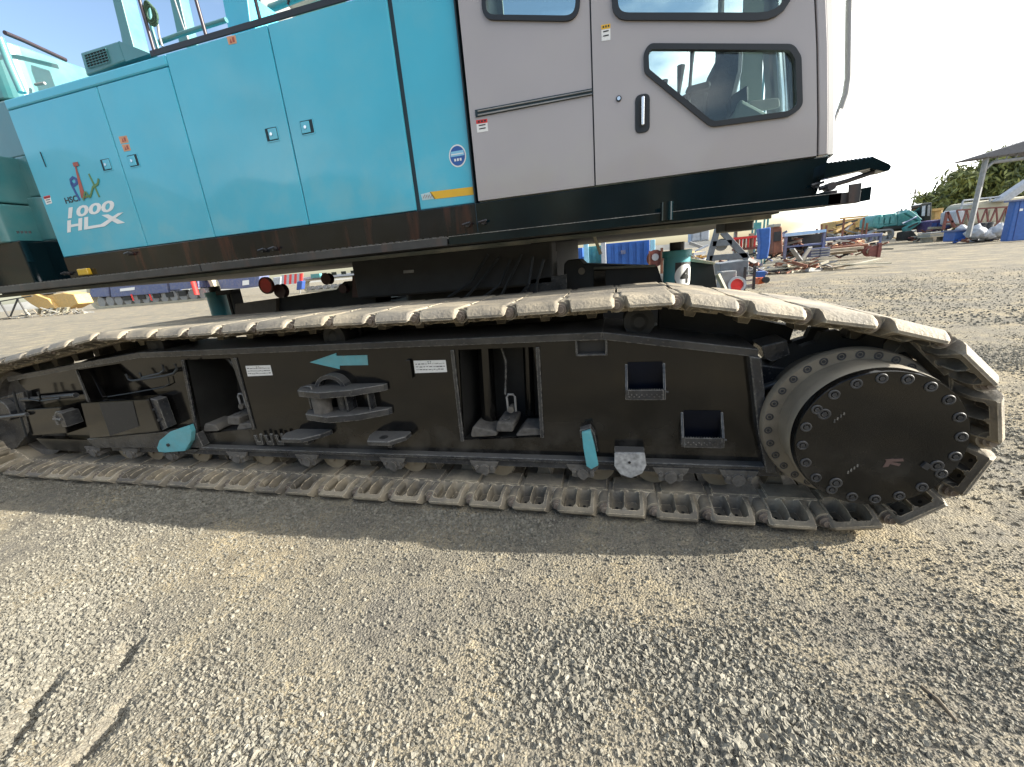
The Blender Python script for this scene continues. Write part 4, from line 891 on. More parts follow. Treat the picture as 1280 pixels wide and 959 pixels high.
c = AY(773.5, 124, CY); obj('lock', MB().cyl((c.x, c.z), .016, CY - .012, CY - .005, n=20), M['rubber'], dr); obj('lock', MB().cyl((c.x, c.z), .010, CY - .016, CY - .011, n=20), M['chrome'], dr)
decal([(751.5, 31.5), (763, 29.5), (763, 50), (752, 51.5)], dr, CY - .006, head=M['yellow'], hf=.28)
# front pillar, curved front, windscreen
def front_curve(off, zs=None):
    base = [(1.088, 1.922), (1.10, 1.98), (1.095, 2.1), (1.06, 2.45), (1.02, 2.75), (1.0, 3.1), (.99, cz1)]
    return [(a + off, b) for a, b in base]
dl = [(1.090, 1.922), (1.074, 2.1), (1.032, 2.45), (.987, 2.75), (.962, 3.1), (.952, cz1)]
obj('door_seal', MB().prism([(a - .012, b) for a, b in dl] + [(a + .016, b) for a, b in dl[::-1]], CY + .012, CY + .02), M['rubber'], crane)
pil = [(a + .009, b) for a, b in dl] + [(a + .055, b) for a, b in dl[::-1]]
obj('cab_pillar', MB().prism(pil, CY - .002, CY + .06), M['cab'], crane, bev=.006)
def sweep_front(name, m_, pts_yx, z_levels, th=.008):
    # surface swept over heights; pts_yx offsets from the pillar line
    mb = MB(); vs_ = []; n = len(pts_yx)
    for z in z_levels:
        x0 = float(np.interp(z, [b for a, b in dl], [a for a, b in dl]))
        for ox, oy in pts_yx: vs_.append((x0 + ox, CY + oy, z))
        for ox, oy in pts_yx[::-1]: vs_.append((x0 + ox - th, CY + oy + th, z))
    k = 2 * n
    f = [(i * k + j, i * k + (j + 1) % k, (i + 1) * k + (j + 1) % k, (i + 1) * k + j) for i in range(len(z_levels) - 1) for j in range(k)] + [tuple(range(k))[::-1], tuple(range((len(z_levels) - 1) * k, len(z_levels) * k))]
    return obj(name, mb.add(vs_, f), m_, crane, smooth='auto')
zl = [1.922, 2.0, 2.1, 2.25, 2.45, 2.6, 2.75, 2.9, 3.1, 3.4, cz1]
sweep_front('windscreen_edge', M['cablight'], [(.055, .0), (.085, .012), (.105, .05), (.108, .07)], zl)
sweep_front('windscreen', M['glass'], [(.106, .07), (.125, .15), (.135, .45), (.125, .75), (.106, .85)], zl)
sweep_front('windscreen_edge', M['cablight'], [(.106, .85), (.10, .89), (.07, .92), (.05, .93)], zl)
obj('cab_floor', MB().box(X_b, 1.10, CY + .03, CY + .93, cz0 - .03, cz0 + .01), M['inside'], crane)
obj('cab_roof', MB().box(X_b, 1.05, CY, CY + .93, cz1, cz1 + .06), M['cab'], crane, bev=.02)
fw = rpoly([(-.10, 2.05), (.90, 2.05), (.86, 3.8), (-.10, 3.8)], .05); fw2 = rpoly([(-.85, 2.45), (-.22, 2.45), (-.22, 3.8), (-.85, 3.8)], .05)
far = obj('cab_far_side', curve_plate('cab_far_side', [[(X_b, cz0), (1.06, cz0), (.96, cz1), (X_b, cz1)], fw, fw2], CY + .90, .03), M['inside'], crane)
obj('pane', curve_plate('pane', [fw], CY + .91, .004), M['glass'], far); obj('pane', curve_plate('pane', [fw2], CY + .91, .004), M['glass'], far)
obj('cab_back_wall', MB().box(X_b - .0, X_b + .03, CY + .03, CY + .90, cz0, cz1), M['inside'], crane)
# seat, console, levers inside the cab
seat = obj('seat', MB().prism(rpoly(XZ([(846, 122), (866, 112), (886, 112), (880, 158), (850, 158)], 3.3), .03), 3.3, 3.75), M['seat'], crane, bev=.03)
obj('backrest', MB().prism(rpoly(XZ([(902, 60), (931, 58), (929, 88), (914, 146), (880, 152), (878, 120), (893, 86)], 3.32), .04), 3.32, 3.74), M['seat'], seat, bev=.04)
obj('headrest', MB().prism(rpoly(XZ([(906, 30), (930, 28), (930, 54), (906, 57)], 3.36), .04), 3.36, 3.66), M['seat'], seat, bev=.03)
obj('armrest', MB().prism(rpoly(XZ([(858, 108), (888, 100), (889, 108), (860, 116)], 3.2), .02), 3.2, 3.28), M['seat'], seat, bev=.015)
cons = obj('console', MB().prism([(.66, 1.93), (.95, 1.93), (.92, 2.22), (.74, 2.34), (.66, 2.1)], CY + .25, CY + .80), M['inside'], crane, bev=.02)
obj('display', MB().prism([(.70, 2.27), (.80, 2.33), (.79, 2.42), (.69, 2.37)], CY + .3, CY + .5), M['rubber'], cons, bev=.01)
for x, y, h_ in ((.36, .22, .36), (.44, .30, .62), (.30, .6, .42)):
    obj('control_lever', MB().tube([(x, CY + y, 2.2), (x + .02, CY + y, 2.2 + h_ * .6), (x + .03, CY + y, 2.2 + h_)], [.012, .010, .024], 8), M['rubber'], crane, smooth='auto')
obj('grab_tube', MB().tube([(.70, CY + .86, 2.0), (.72, CY + .84, 3.0), (.70, CY + .86, 3.8)], .02, 8), M['cablight'], crane, smooth='auto')
obj('side_mirror', MB().prism(rpoly(XZ([(936, 126), (974, 122), (976, 134), (940, 140)], 3.5), .02), 3.5, 3.53), M['steel'], crane, bev=.006)
# mirror bar in front
obj('mirror_bar', MB().tube([AY(1061, -160, 3.05), AY(1061.5, 0, 3.05), AY(1060.5, 60, 3.05), AY(1060, 98, 3.05), AY(1057, 118, 3.05), AY(1050, 138, 3.05), AY(1034, 172, 3.0)], .017, 12), M['cablight'], crane, smooth='auto')

# --- top of the body: toe board, rail, posts, gantry, winch
a = AY(190, 71, BY + .01); obj('toe_board', MB().box(a.x, -.9, BY + .0, BY + .012, 3.222, 3.262), M['rubber'], crane, bev=.003)
def post(px, r, Y, m_, name='rail_post'):
    return obj(name, MB().tube([AY(a, b, Y) for a, b in px], r, 10), M[m_], crane, smooth='auto')
M['railpost'] = mat('black_rail_paint', (.03, .02, .025), .4)
post([(194, 68), (175, 2), (172, -12)], .012, BY + .01, 'railpost'); post([(258, 46), (245, 0), (243, -10)], .012, BY + .01, 'railpost'); post([(325, 24), (318, -5)], .012, BY + .01, 'railpost'); post([(360, 6), (361, 0), (361, -6)], .01, BY + .01, 'railpost')
post([(199, 66), (190, 36), (186, 5)], .014, BY + .06, 'tealpale', 'stay'); post([(196, 54), (226, 43), (283, 25)], .017, BY + .12, 'tealpale', 'side_rail')
post([(203, 58), (199, 45), (197, 30)], .008, BY + .05, 'steel', 'turnbuckle')
mb = MB()
for k in range(3): c = AY(186 + k * 2, 14 + k * 3, BY + .02); mb.tube([(c.x + .05 * math.cos(2 * PI * j / 14) * (.7 + k * .15), c.y, c.z + .06 * math.sin(2 * PI * j / 14)) for j in range(15)], .008, 6)
obj('rope_coil', mb, mat('green_rope', (.05, .10, .06), .9), crane)
def slab(px, Y, th, m_, name): return obj(name, MB().prism(XZ(px, Y), Y, Y + th), M[m_], crane, bev=.006)
slab([(137, -14), (148, -14), (162, 40), (168, 62), (155, 66), (150, 40)], 3.5, .14, 'tealpale', 'gantry_leg')
slab([(210, -10), (222, -10), (236, 52), (224, 56)], 3.7, .10, 'tealpale', 'gantry_leg')
slab([(276, -10), (308, -10), (313, 32), (286, 42)], 3.15, .3, 'teal', 'winch_guard')
post([(215, -10), (228, 30), (236, 52)], .006, 3.4, 'steel', 'wire_rope')
slab([(308, -10), (420, -10), (370, 12), (312, 26)], 3.9, .3, 'cream', 'winch_frame')
c = AY(320, 5, 3.6); obj('winch_drum', MB().cyl((c.x, c.z), .14, 3.5, 3.9, n=24), M['steel'], crane, smooth='auto'); post([(312, 18), (345, 8), (380, -6)], .03, 3.6, 'tealpale', 'winch_pipe')
# air box with grille
q = XZ([(100, 66), (146, 51.5), (150, 78), (106, 92)], 3.02)
ab = obj('air_box', MB().prism(XZ([(100, 66), (148, 51), (157, 76), (108, 95)], 3.02), 3.02, 3.5), M['tealpale'], crane, bev=.01)
obj('grille_back', MB().prism(XZ([(105.5, 69), (132, 60.5), (137, 77), (110, 85)], 3.018), 3.0165, 3.019), M['ink'], ab)
mb = MB()
for k in range(8): t_ = k / 7; mb.beam(AY(105.5 + 26.5 * t_, 69 - 8.5 * t_, 3.014), AY(110 + 27 * t_, 85 - 8 * t_, 3.014), .003, .006, up=(0, 1, 0))
for k in range(6): t_ = k / 5; mb.beam(AY(105.5 + 4.5 * t_, 69 + 16 * t_, 3.011), AY(132 + 5 * t_, 60.5 + 16.5 * t_, 3.011), .003, .006, up=(0, 1, 0))
obj('grille', mb, M['tealpale'], ab)
mb = MB(); a, b, c_ = AY(148, 51, 3.02), AY(188, 67, 3.02), AY(157, 77, 3.02)
mb.add([a, c_, b, (a.x, 3.6, a.z), (c_.x, 3.6, c_.z), (b.x, 3.6, b.z)], [(0, 1, 2), (3, 5, 4), (0, 2, 5, 3), (0, 3, 4, 1), (1, 4, 5, 2)]); obj('air_box_hood', mb, M['tealpale'], crane)
obj('filler_cap', MB().cyl((AY(50, 108, 3.3).x, 3.3), .05, 3.18, 3.26, axis='z', n=16).tube([AY(44, 106, 3.3), AY(56, 104, 3.3)], .012, 6), M['steel'], crane)

# --- counterweight: stacked rounded slabs behind the body
def cw(x1, y0, z0, z1, m_='weight', r=.10):
    pts = rpoly([(x1 - 1.6, y0), (x1, y0), (x1, y0 + 3.0), (x1 - 1.6, y0 + 3.0)], [.02, r, r, .02], 8)
    obj('counterweight_slab', MB().prism(pts, z0, z1, axis='z'), M[m_], crane, bev=.03, seg=3, ang=50)
cw(-5.30, 3.12, 3.33, 3.80, r=.2); cw(-5.30, 3.12, 2.86, 3.32); cw(-5.30, 3.08, 2.50, 2.85); cw(-5.30, 3.04, 2.10, 2.49)
cw(-5.46, 2.78, 2.43, 2.84, r=.06); cw(-5.46, 2.76, 2.08, 2.42, r=.06)
obj('rear_base', MB().box(-6.6, -5.35, 2.80, 6, 1.70, 2.09), M['skirtnew'], crane, bev=.01)
obj('rear_base', MB().box(-5.36, -5.10, 2.98, 4.3, 1.66, 2.09), M['skirtnew'], crane, bev=.01)
obj('counterweight_rail', MB().tube([AY(6, 41, 3.1), AY(30, 51, 3.25), AY(82, 75, 3.6)], .018, 10), M['railpost'], crane, smooth='auto')
obj('counterweight_post', MB().tube([AY(0, 48, 3.0), AY(12, 80, 3.0), AY(28, 116, 3.0)], .03, 12), M['tealpale'], crane, smooth='auto')
for i in range(4): c = AY(20 + i * 5, 292, 2.75); obj('chip_mark', MB().box(c.x, c.x + .03, 2.757, 2.7605, c.z, c.z + .02), M['ink'], crane)

# --- under the deck: carbody, swing bearing, beams, jacks
obj('carbody', MB().box(-2.5, -.35, 3.6, 5.8, .35, 1.22), M['under'], crane, bev=.02)
obj('swing_bearing', MB().cyl((-1.35, 4.5), .95, 1.22, 1.645, axis='z', n=48), M['under'], crane, smooth='auto')
obj('travel_pipe', MB().box(-2.3, -.5, 3.35, 3.6, 1.30, 1.64), M['under'], crane, bev=.02)
obj('axle_beam', MB().box(-.5, .55, 3.5, 5.6, .6, 1.20), M['under'], crane, bev=.02)
obj('rear_axle_beam', MB().prism([(-4.2, .5), (-2.4, .5), (-2.4, 1.24), (-3.2, 1.20), (-4.2, 1.12)], 4.2, 5.6), M['under'], crane, bev=.02)
jb = obj('jack_beam', MB().prism(XZ([(705, 330), (710, 325), (724, 324), (730, 330), (822, 333), (832, 366), (704, 372)], 3.55), 3.55, 3.95), M['under'], crane, bev=.008)
c = AY(727, 339, 3.54); obj('boss', MB().cyl((c.x, c.z), .028, 3.535, 3.55, n=16), M['tan'], jb)
px_prism('flange_lip', [(742, 337), (820, 334), (820, 331), (742, 334)], 3.50, .06, M['oldgreen'], jb)
px_prism('beam_rib', [(742, 338), (757, 338), (757, 360), (742, 361)], 3.535, .02, M['black'], jb)
px_prism('jack_beam', [(861, 328), (892, 330), (898, 372), (861, 366)], 3.75, .5, M['under'])
px_prism('painted_sunlit_top', [(862, 322), (895, 328), (893, 331), (862, 327)], 3.70, .55, M['cream'])  # cream slab paints sunlight onto the dark beam's top
obj('stay_bar', MB().tube([AY(897, 343, 3.75), AY(911, 372, 3.75)], .02, 6), M['cream'], crane)
def jack(pxc, pyt, pyb, Y, r, sub=True):
    a, b = AY(pxc, pyt, Y), AY(pxc, pyb, Y)
    o = obj('jack_cylinder', MB().cyl((a.x, Y), r, b.z, a.z, axis='z', n=28), M['tealjack'], crane, smooth='auto')
    obj('cylinder_collar', MB().cyl((a.x, Y), r + .012, a.z - .02, a.z + .03, axis='z', n=28), M['tealjack'], o, smooth='auto', bev=.004)
    obj('rod_end', MB().cyl((a.x, Y), r * .55, a.z + .03, a.z + .09, axis='z', n=16), M['under'], o); return o, a
jo, ja = jack(846, 318, 372, 3.55, .098)
c = AY(853, 345, 3.44)
# curved number patch wrapped round the cylinder front-right
def wrap(rad, xc, yc, a0, a1, z0, z1, m_, par, name, n=8):
    mb = MB(); v = []
    for k in range(n + 1):
        a = a0 + (a1 - a0) * k / n
        for z in (z0, z1): v.append((xc + rad * math.sin(a), yc - rad * math.cos(a), z))
    mb.add(v, [(2 * k, 2 * k + 2, 2 * k + 3, 2 * k + 1) for k in range(n)]); return obj(name, mb, m_, par)
wz = c.z
wrap(.0995, ja.x, 3.55, -.22, 1.6, wz - .105, wz + .10, M['ink'], jo, 'number_patch')
me = MB(); n = 28; pv = []
for k in range(n): pv.append((math.cos(2 * PI * k / n) * .085 , math.sin(2 * PI * k / n) * .085))
def finer(me, c):
    b_ = bmesh.new(); b_.from_mesh(me); bmesh.ops.triangulate(b_, faces=b_.faces); bmesh.ops.subdivide_edges(b_, edges=b_.edges[:], cuts=c, use_grid_fill=True); b_.to_mesh(me); b_.free()
def wrapmesh(me, rad, xc, yc, amid):
    for v in me.vertices:
        a = amid + v.co.x / rad; v.co = (xc + rad * math.sin(a), yc - rad * math.cos(a), v.co.z)
g0 = bmesh.new(); vs_ = [g0.verts.new((a, 0, b)) for a, b in pv]; cc = g0.verts.new((0, 0, 0))
for k in range(n): g0.faces.new((cc, vs_[k], vs_[(k + 1) % n]))
bmesh.ops.subdivide_edges(g0, edges=g0.edges[:], cuts=3, use_grid_fill=True)
dm = bpy.data.meshes.new('number_disc'); g0.to_mesh(dm); g0.free(); wrapmesh(dm, .1006, ja.x, 3.55, .60)
for v in dm.vertices: v.co.z += wz
obj('number_disc', dm, M['white'], jo)
tm = text_mesh('4', .15, 0, 0, 0, th=.0003, bold=.006); xs_ = [v.co.x for v in tm.vertices]; zs_ = [v.co.z for v in tm.vertices]; mx_, mz_ = (max(xs_) + min(xs_)) / 2, (max(zs_) + min(zs_)) / 2
for v in tm.vertices: v.co = (v.co.x - mx_, 0, v.co.z - mz_)
finer(tm, 5); wrapmesh(tm, .1016, ja.x, 3.55, .56)
for v in tm.vertices: v.co.z += wz
obj('lettering', tm, M['ink'], jo)
jack(270, 368, 396, 3.9, .10)
mb = MB(); a = AY(283, 366, 3.85); mb.box(a.x - .12, a.x + .1, 3.82, 3.95, a.z - .02, a.z + .03); mb.box(a.x + .02, a.x + .05, 3.82, 3.95, a.z - .3, a.z); mb.box(a.x + .07, a.x + .1, 3.82, 3.95, a.z - .3, a.z); obj('jack_frame', mb, M['under'], crane, bev=.004)
px_prism('outrigger_arm', [(294, 380), (345, 373), (345, 392), (294, 398)], 3.7, .3, mat('brown_dusty_beam', (.12, .10, .08), .7, dust=.4))
px_prism('outrigger_arm', [(345, 373), (420, 362), (430, 352), (470, 348), (470, 395), (345, 395)], 3.75, .3, M['under'])
px_prism('bearing_cheek', [(440, 345), (452, 338), (458, 345), (460, 372), (440, 372)], 3.55, .1, mat('rusty_brown_cheek', (.09, .05, .04), .7))
for px, py, r in ((349, 364, .07), (407, 349, .055), (428, 361, .045)):
    c = AY(px, py, 3.6); obj('rope_sheave', MB().lathe((c.x, c.z), [(r * .3, 3.6), (r, 3.6), (r * .8, 3.63), (r, 3.66), (r * .3, 3.66)], n=24), mat('dark_red_sheave', (.06, .02, .02), .5), crane, smooth='auto')
c = AY(333, 357, 3.55); lam = obj('red_reflector', MB().cyl((c.x, c.z), .072, 3.54, 3.56, n=28), M['red'], crane); obj('reflector_rim', MB().lathe((c.x, c.z), [(.070, 3.537), (.084, 3.537), (.084, 3.57), (.070, 3.57)], n=28, closed=True), M['rustred'], lam)
obj('gusset_plate', MB().prism(XZ([(660, 350), (708, 343), (709, 372), (655, 374)], 3.35), 3.35, 3.37), M['dusty'], crane, bev=.003)
px_prism('hose_bundle', [(620, 322), (690, 314), (688, 340), (640, 350), (620, 350)], 3.4, .3, M['under'])
mb = MB()
for k in range(6): a = AY(610 + k * 14, 318 + (k % 3) * 3, 3.3); b = AY(560 + k * 22, 372, 3.3); mb.tube([a, (a + b) / 2 + Vector((.03 * (-1) ** k, -.02, -.05)), b], .012, 6)
obj('hydraulic_hose', mb, M['rubber'], crane, smooth='auto')
px_prism('pale_tag', [(504, 338), (517, 337), (517, 341), (504, 342)], 3.34, .01, M['steel'])
obj('wire_drop', MB().tube([AY(743, 296, 3.3), AY(751, 318, 3.3)], .012, 6), M['cream'], crane)
mb = MB().box(.72, .90, 3.3, 3.6, 1.57, 1.64); obj('swivel_unit', mb, M['under'], crane, bev=.01)

# ------------------------------------------------------------------ the yard behind
def P(name, px, Y, th, m_, par, bev=0): return obj(name, MB().prism(XZ(px, Y), Y, Y + th), M[m_] if isinstance(m_, str) else m_, par, bev=bev)
def rect(x0, x1, y0, y1, k=-.093, v=None):            # image rectangle that follows the camera roll
    v = -(x0 + x1 - 1620) / 2 / (2350 - y1) * -1 if v is None else v
    dx = -(y1 - y0) * ((x0 + x1) / 2 - 810) / (2350 - (y0 + y1) / 2)
    return [(x0, y0), (x1, y0 + (x1 - x0) * k), (x1 + dx, y1 + (x1 - x0) * k), (x0 + dx, y1)]
def bar3(name, a, b, Y, r, m_, par, Y2=None): return obj(name, MB().tube([AY(*a, Y), AY(*b, Y2 or Y)], r, 8), M[m_] if isinstance(m_, str) else m_, par)
def root(name, label, cat, px, py, Y, group=None):
    p_ = AY(px, py, Y); return thing(name, label, cat, group, (0, 0, 0))
def crawler(par, x0, x1, yt, yb, Y, m_, k=-.1, th=.9, rolls=5, fill=True):
    a = rect(x0, x1, yt, yb, k); q = XZ(a, Y); h = abs(q[0][1] - q[3][1])
    lo = rpoly(q, h * .49, 6); li = offset(lo, -h * .14)
    n = len(lo); mb = MB()
    v = [(p[0], y, p[1]) for y in (Y, Y + th) for p in lo] + [(p[0], y, p[1]) for y in (Y, Y + th) for p in li]
    f = [(i, (i + 1) % n, (i + 1) % n + n, i + n) for i in range(n)] + [(2 * n + i, 3 * n + i, 3 * n + (i + 1) % n, 2 * n + (i + 1) % n) for i in range(n)]
    f += [(i, 2 * n + i, 2 * n + (i + 1) % n, (i + 1) % n) for i in range(n)] + [(n + i, n + (i + 1) % n, 3 * n + (i + 1) % n, 3 * n + i) for i in range(n)]
    o = obj('track', mb.add(v, f), M[m_], par)
    for t_ in np.linspace(.1, .9, rolls):
        c = (q[3][0] * (1 - t_) + q[2][0] * t_, q[3][1] * (1 - t_) + q[2][1] * t_ + h * .28)
        obj('roller', MB().cyl(c, h * .17, Y + .05, Y + th - .05, n=14), M['steel'], o)
    return o

# teal excavator
t = thing('excavator', 'teal tracked excavator with folded boom parked in the yard at right', 'excavator'); Y = 50
crawler(t, 1088, 1119, 288, 303, Y, 'steel', -.09, .8, 4); crawler(t, 1140, 1163, 288, 302, Y + 3, 'steel', -.09, .8, 3)
P('counterweight', [(1091, 284), (1092, 274), (1097, 269), (1104, 267), (1106, 283), (1100, 286)], Y + .2, 2.6, 'excav', t, .15)
P('engine_house', [(1104, 284), (1105, 268), (1121, 266), (1122, 282)], Y + .3, 2.4, 'excav', t, .1)
P('slew_base', [(1108, 290), (1108, 284), (1146, 280), (1147, 287)], Y + .8, 1.6, 'under', t)
P('machinery_deck', [(1121, 283), (1122, 268), (1130, 265), (1134, 262), (1146, 265), (1150, 272), (1149, 281)], Y + .4, 1.6, 'excav', t, .08)
P('boom', [(1132, 266), (1137, 262), (1146, 268), (1153, 274), (1150, 277), (1138, 270)], Y - .4, .5, 'excav', t, .05)
P('dipper', [(1131, 285), (1141, 279), (1152, 276), (1150, 280), (1140, 287), (1137, 298), (1132, 298)], Y - .6, .5, 'excav', t, .05)
P('bucket', [(1129, 301), (1131, 290), (1140, 288), (1146, 294), (1150, 300)], Y - 1.2, 1.2, 'under', t, .05)
cbn = P('operator_cab', [(1149, 280), (1150, 256), (1154, 254), (1165, 253), (1164, 279)], Y + .4, 1.3, 'skirtnew', t, .05)
P('cab_window', [(1152, 270), (1153, 258), (1157, 257), (1156, 270)], Y + .36, .05, 'bag', cbn); P('cab_window', [(1159, 270), (1160, 256.5), (1163, 256), (1162, 270)], Y + .36, .05, 'steel', cbn)
bar3('boom_ram', (1128, 280), (1146, 271), Y - .6, .09, 'chrome', t); bar3('dipper_ram', (1136, 284), (1147, 279), Y - .8, .08, 'under', t)
for k in range(4): P('house_panel', rect(1093 + k * 7, 1098 + k * 7, 272 - k * .6, 281 - k * .6), Y + .15, .06, 'excav', t)
P('dark_gap', rect(1104, 1148, 284, 288), Y + .2, 1.0, 'under', t)
bar3('handrail', (1122, 268), (1123, 262), Y, .04, 'steel', t); bar3('exhaust', (1127, 266), (1127, 261), Y + 1, .10, 'steel', t)

# yellow machine body with stakes
t = thing('yellow_carrier', 'yellow machine frame behind the stakes of the blue flat rack', 'machine'); Y = 60
P('hull', [(1044, 292), (1044, 277), (1058, 274), (1086, 271), (1087, 287)], Y, 4, 'yellowmach', t, .1)
for i, (a, b) in enumerate([(1047, 1055), (1058, 1066), (1070, 1077), (1079, 1085)]): P('side_panel', rect(a, b, 279 - i * .8, 288 - i * .8), Y - .12, .1, 'yellowmach', t)
P('top_rail', rect(1052, 1086, 272, 274), Y + .5, .4, 'yellowmach', t)
crawler(t, 1046, 1082, 290, 298, Y + .5, 'steel', -.09, .8, 4)

# blue flat rack with stakes and cargo
t = thing('flat_rack', 'blue flat rack with upright stakes and red timbers stacked on it', 'rack'); Y = 30
P('deck_beam', rect(1019, 1104, 299, 303), Y, 2.2, 'bluemach', t, .03)
for x in (1024, 1045, 1066, 1088, 1100): P('leg', rect(x, x + 3, 301 - (x - 1019) * .093, 321 - (x - 1019) * .093), Y + .1, .2, 'bluemach', t)
for x, h_ in ((1021, 13), (1027, 17), (1033, 16), (1055, 22), (1080, 21), (1084, 14)): P('stake', rect(x, x + 1.6, 299 - (x - 1019) * .093 - h_, 299 - (x - 1019) * .093), Y + .4, .12, 'rust', t)
for i, (a, b, y, c_) in enumerate([(1038, 1058, 303, 'rustred'), (1060, 1078, 300, 'rustred'), (1041, 1054, 306, 'orange'), (1070, 1081, 301, 'orange')]): P('crossbeam', rect(a, b, y, y + 4), Y - .1, .4, c_, t)
for i, (a, b, y) in enumerate([(1036, 1080, 312), (1040, 1086, 309), (1034, 1072, 316)]):
    o = P('timber_baulk', rect(a, b, y, y + 3.4), 24 + i * .5, .35, 'wood' if i != 1 else 'rust', None, .02); tag(o, ['weathered brown baulk lying lowest under the blue flat rack', 'rusty brown baulk on top of the stack under the blue flat rack', 'short grey baulk at the front of the blue flat rack'][i], 'timber')
t = thing('cable_reel', 'crimson cable drum standing at the end of the blue flat rack', 'cable reel'); Y = 24
c = AY(1094, 314, Y)
obj('flange', MB().cyl((c.x, c.z), .26, Y - .0, Y + .06, n=24), M['rustred'], t); obj('flange', MB().cyl((c.x, c.z), .26, Y + .5, Y + .56, n=24), M['rustred'], t); obj('core', MB().cyl((c.x, c.z), .12, Y + .06, Y + .5, n=20), M['cream'], t)
P('stand', rect(1099, 1103, 304, 322), Y - .05, .15, 'rustred', t)

# covered rack with a pale blue sheet
t = thing('covered_rack', 'blue steel rack roofed with a pale blue sheet over brown scrap', 'rack'); Y = 24
P('roof_sheet', [(981, 292), (1033, 286.5), (1033, 290), (981, 296)], Y, 1.6, mat('pale_blue_sheet', (.30, .48, .72), .5), t)
for x in (982, 1030): P('upright', rect(x, x + 3, 293 - (x - 982) * .09, 324 - (x - 982) * .09), Y + .05, .15, 'bluemach', t)
P('shelf', rect(982, 1033, 308, 310), Y + .1, 1.3, 'bluemach', t)
P('back_panel', rect(982, 1033, 296, 322), Y + 1.5, .1, 'under', t)
def heap(label, cat, x0, x1, yb, hpx, Y, n, mts, seed, rmin=.04, rmax=.12, lmax=1.4, name='scrap_heap', dep=1.2, piece='scrap_piece'):
    t = thing(name, label, cat); r = random.Random(seed)
    for i in range(n):
        u = r.random(); v_ = r.random() ** 1.6 * (1 - abs(2 * u - 1) ** 2); a = AY(x0 + (x1 - x0) * u, yb - (x1 - x0) * u * .093 - v_ * hpx, Y); a.y += r.uniform(0, dep)
        a.z = max(a.z, .05); L_ = r.uniform(.2, lmax); th_ = r.uniform(-.5, .5); ph = r.uniform(-1, 1)
        d = Vector((math.cos(th_) * math.cos(ph), math.sin(ph) * .8, math.sin(th_))) * L_ / 2
        b_ = a + d; c_ = a - d; b_.z = max(b_.z, .03); c_.z = max(c_.z, .03)
        obj(piece, MB().beam(b_, c_, r.uniform(rmin, rmax * 1.5), r.uniform(.02, rmax)), M[r.choice(mts)], t)
    return t
heap('heap of rusty brown scrap bars inside the pale blue roofed rack', 'scrap', 984, 1012, 322, 24, 24.3, 46, ['rust', 'rust', 'wood', 'under'], 3, lmax=.9, dep=.9)
for i, (a, b, y) in enumerate([(1014, 1025, 311), (1026, 1038, 310)]):
    t = thing('blue_crate', ['blue slatted crate under the pale blue roofed rack, nearer its scrap', 'blue slatted crate beside the flat rack timbers'][i], 'crate')
    P('crate_body', rect(a, b, y, y + 11), 23.6, .8, 'bluemach', t)
    for k in range(3): P('slat', rect(a, b, y + 1 + k * 3.4, y + 2.6 + k * 3.4), 23.52, .05, 'steel', t)

heap('sprawling heap of splintered boards and bent metal on the gravel, right of the blue tarpaulin', 'scrap', 951, 1056, 347, 15, 20.5, 110, ['wood', 'wood', 'rust', 'steel', 'cream', 'under'], 5, lmax=1.2, dep=2.2)
for i, (a, b, c_, d, m_) in enumerate([(1044, 331, 1112, 329, 'cream'), (1040, 335, 1086, 327, 'wood'), (1060, 332, 1100, 324, 'cream'), (961, 346, 996, 345, 'wood'), (953, 338, 1002, 333, 'cream'), (990, 311, 1001, 326, 'steel'), (1013, 309, 1001, 327, 'steel')]):
    p_, q_ = AY(a, b, 20.3 + .1 * i), AY(c_, d, 20.6 + .1 * i); p_.z = max(p_.z, .06); q_.z = max(q_.z, .06)
    tag(obj('board', MB().beam(p_, q_, .22, .05), M[m_], None), ['long pale board lying at the right end of the scrap heap', 'brown board tilted across the scrap heap right end', 'pale board raised on the back of the scrap heap', 'flat brown plank on the gravel in front of the scrap heap', 'pale strip lying along the left half of the scrap heap', 'grey channel leaning right, left leg of the V on the scrap heap', 'grey channel leaning left, right leg of the V on the scrap heap'][i], 'board')
heap('tangle of rusty pipes and blue brackets behind the blue tarpaulin', 'scrap', 952, 984, 322, 34, 27, 60, ['rust', 'bluemach', 'steel', 'wood', 'under'], 21, lmax=1.6)
heap('jumble of yellow and dark fittings behind the yellow machine frame', 'scrap', 1040, 1105, 300, 22, 56, 50, ['yellowmach', 'under', 'steel', 'rust'], 22, rmin=.1, rmax=.3, lmax=3.0)
heap('mixed steel offcuts heaped between the excavator and the pale sheets', 'scrap', 1150, 1196, 300, 14, 47, 50, ['rust', 'under', 'steel', 'cream', 'rustred'], 23, rmin=.06, rmax=.2, lmax=1.8)
heap('dark machine parts and cables piled around the grey A-frame winch', 'scrap', 905, 950, 340, 22, 16.5, 70, ['under', 'steel', 'rust', 'bolt', 'bluemach'], 24, lmax=1.0)
heap('brown angle bars and orange bits lying under the blue flat rack', 'scrap', 1030, 1100, 318, 16, 27, 60, ['rust', 'rustred', 'wood', 'orange', 'under'], 25, lmax=1.6)
heap('low scatter of cans and rags among the pale sacks', 'scrap', 1210, 1260, 302, 7, 36.8, 40, ['under', 'steel', 'navy', 'bag', 'rust'], 26, rmin=.06, rmax=.2, lmax=.7)
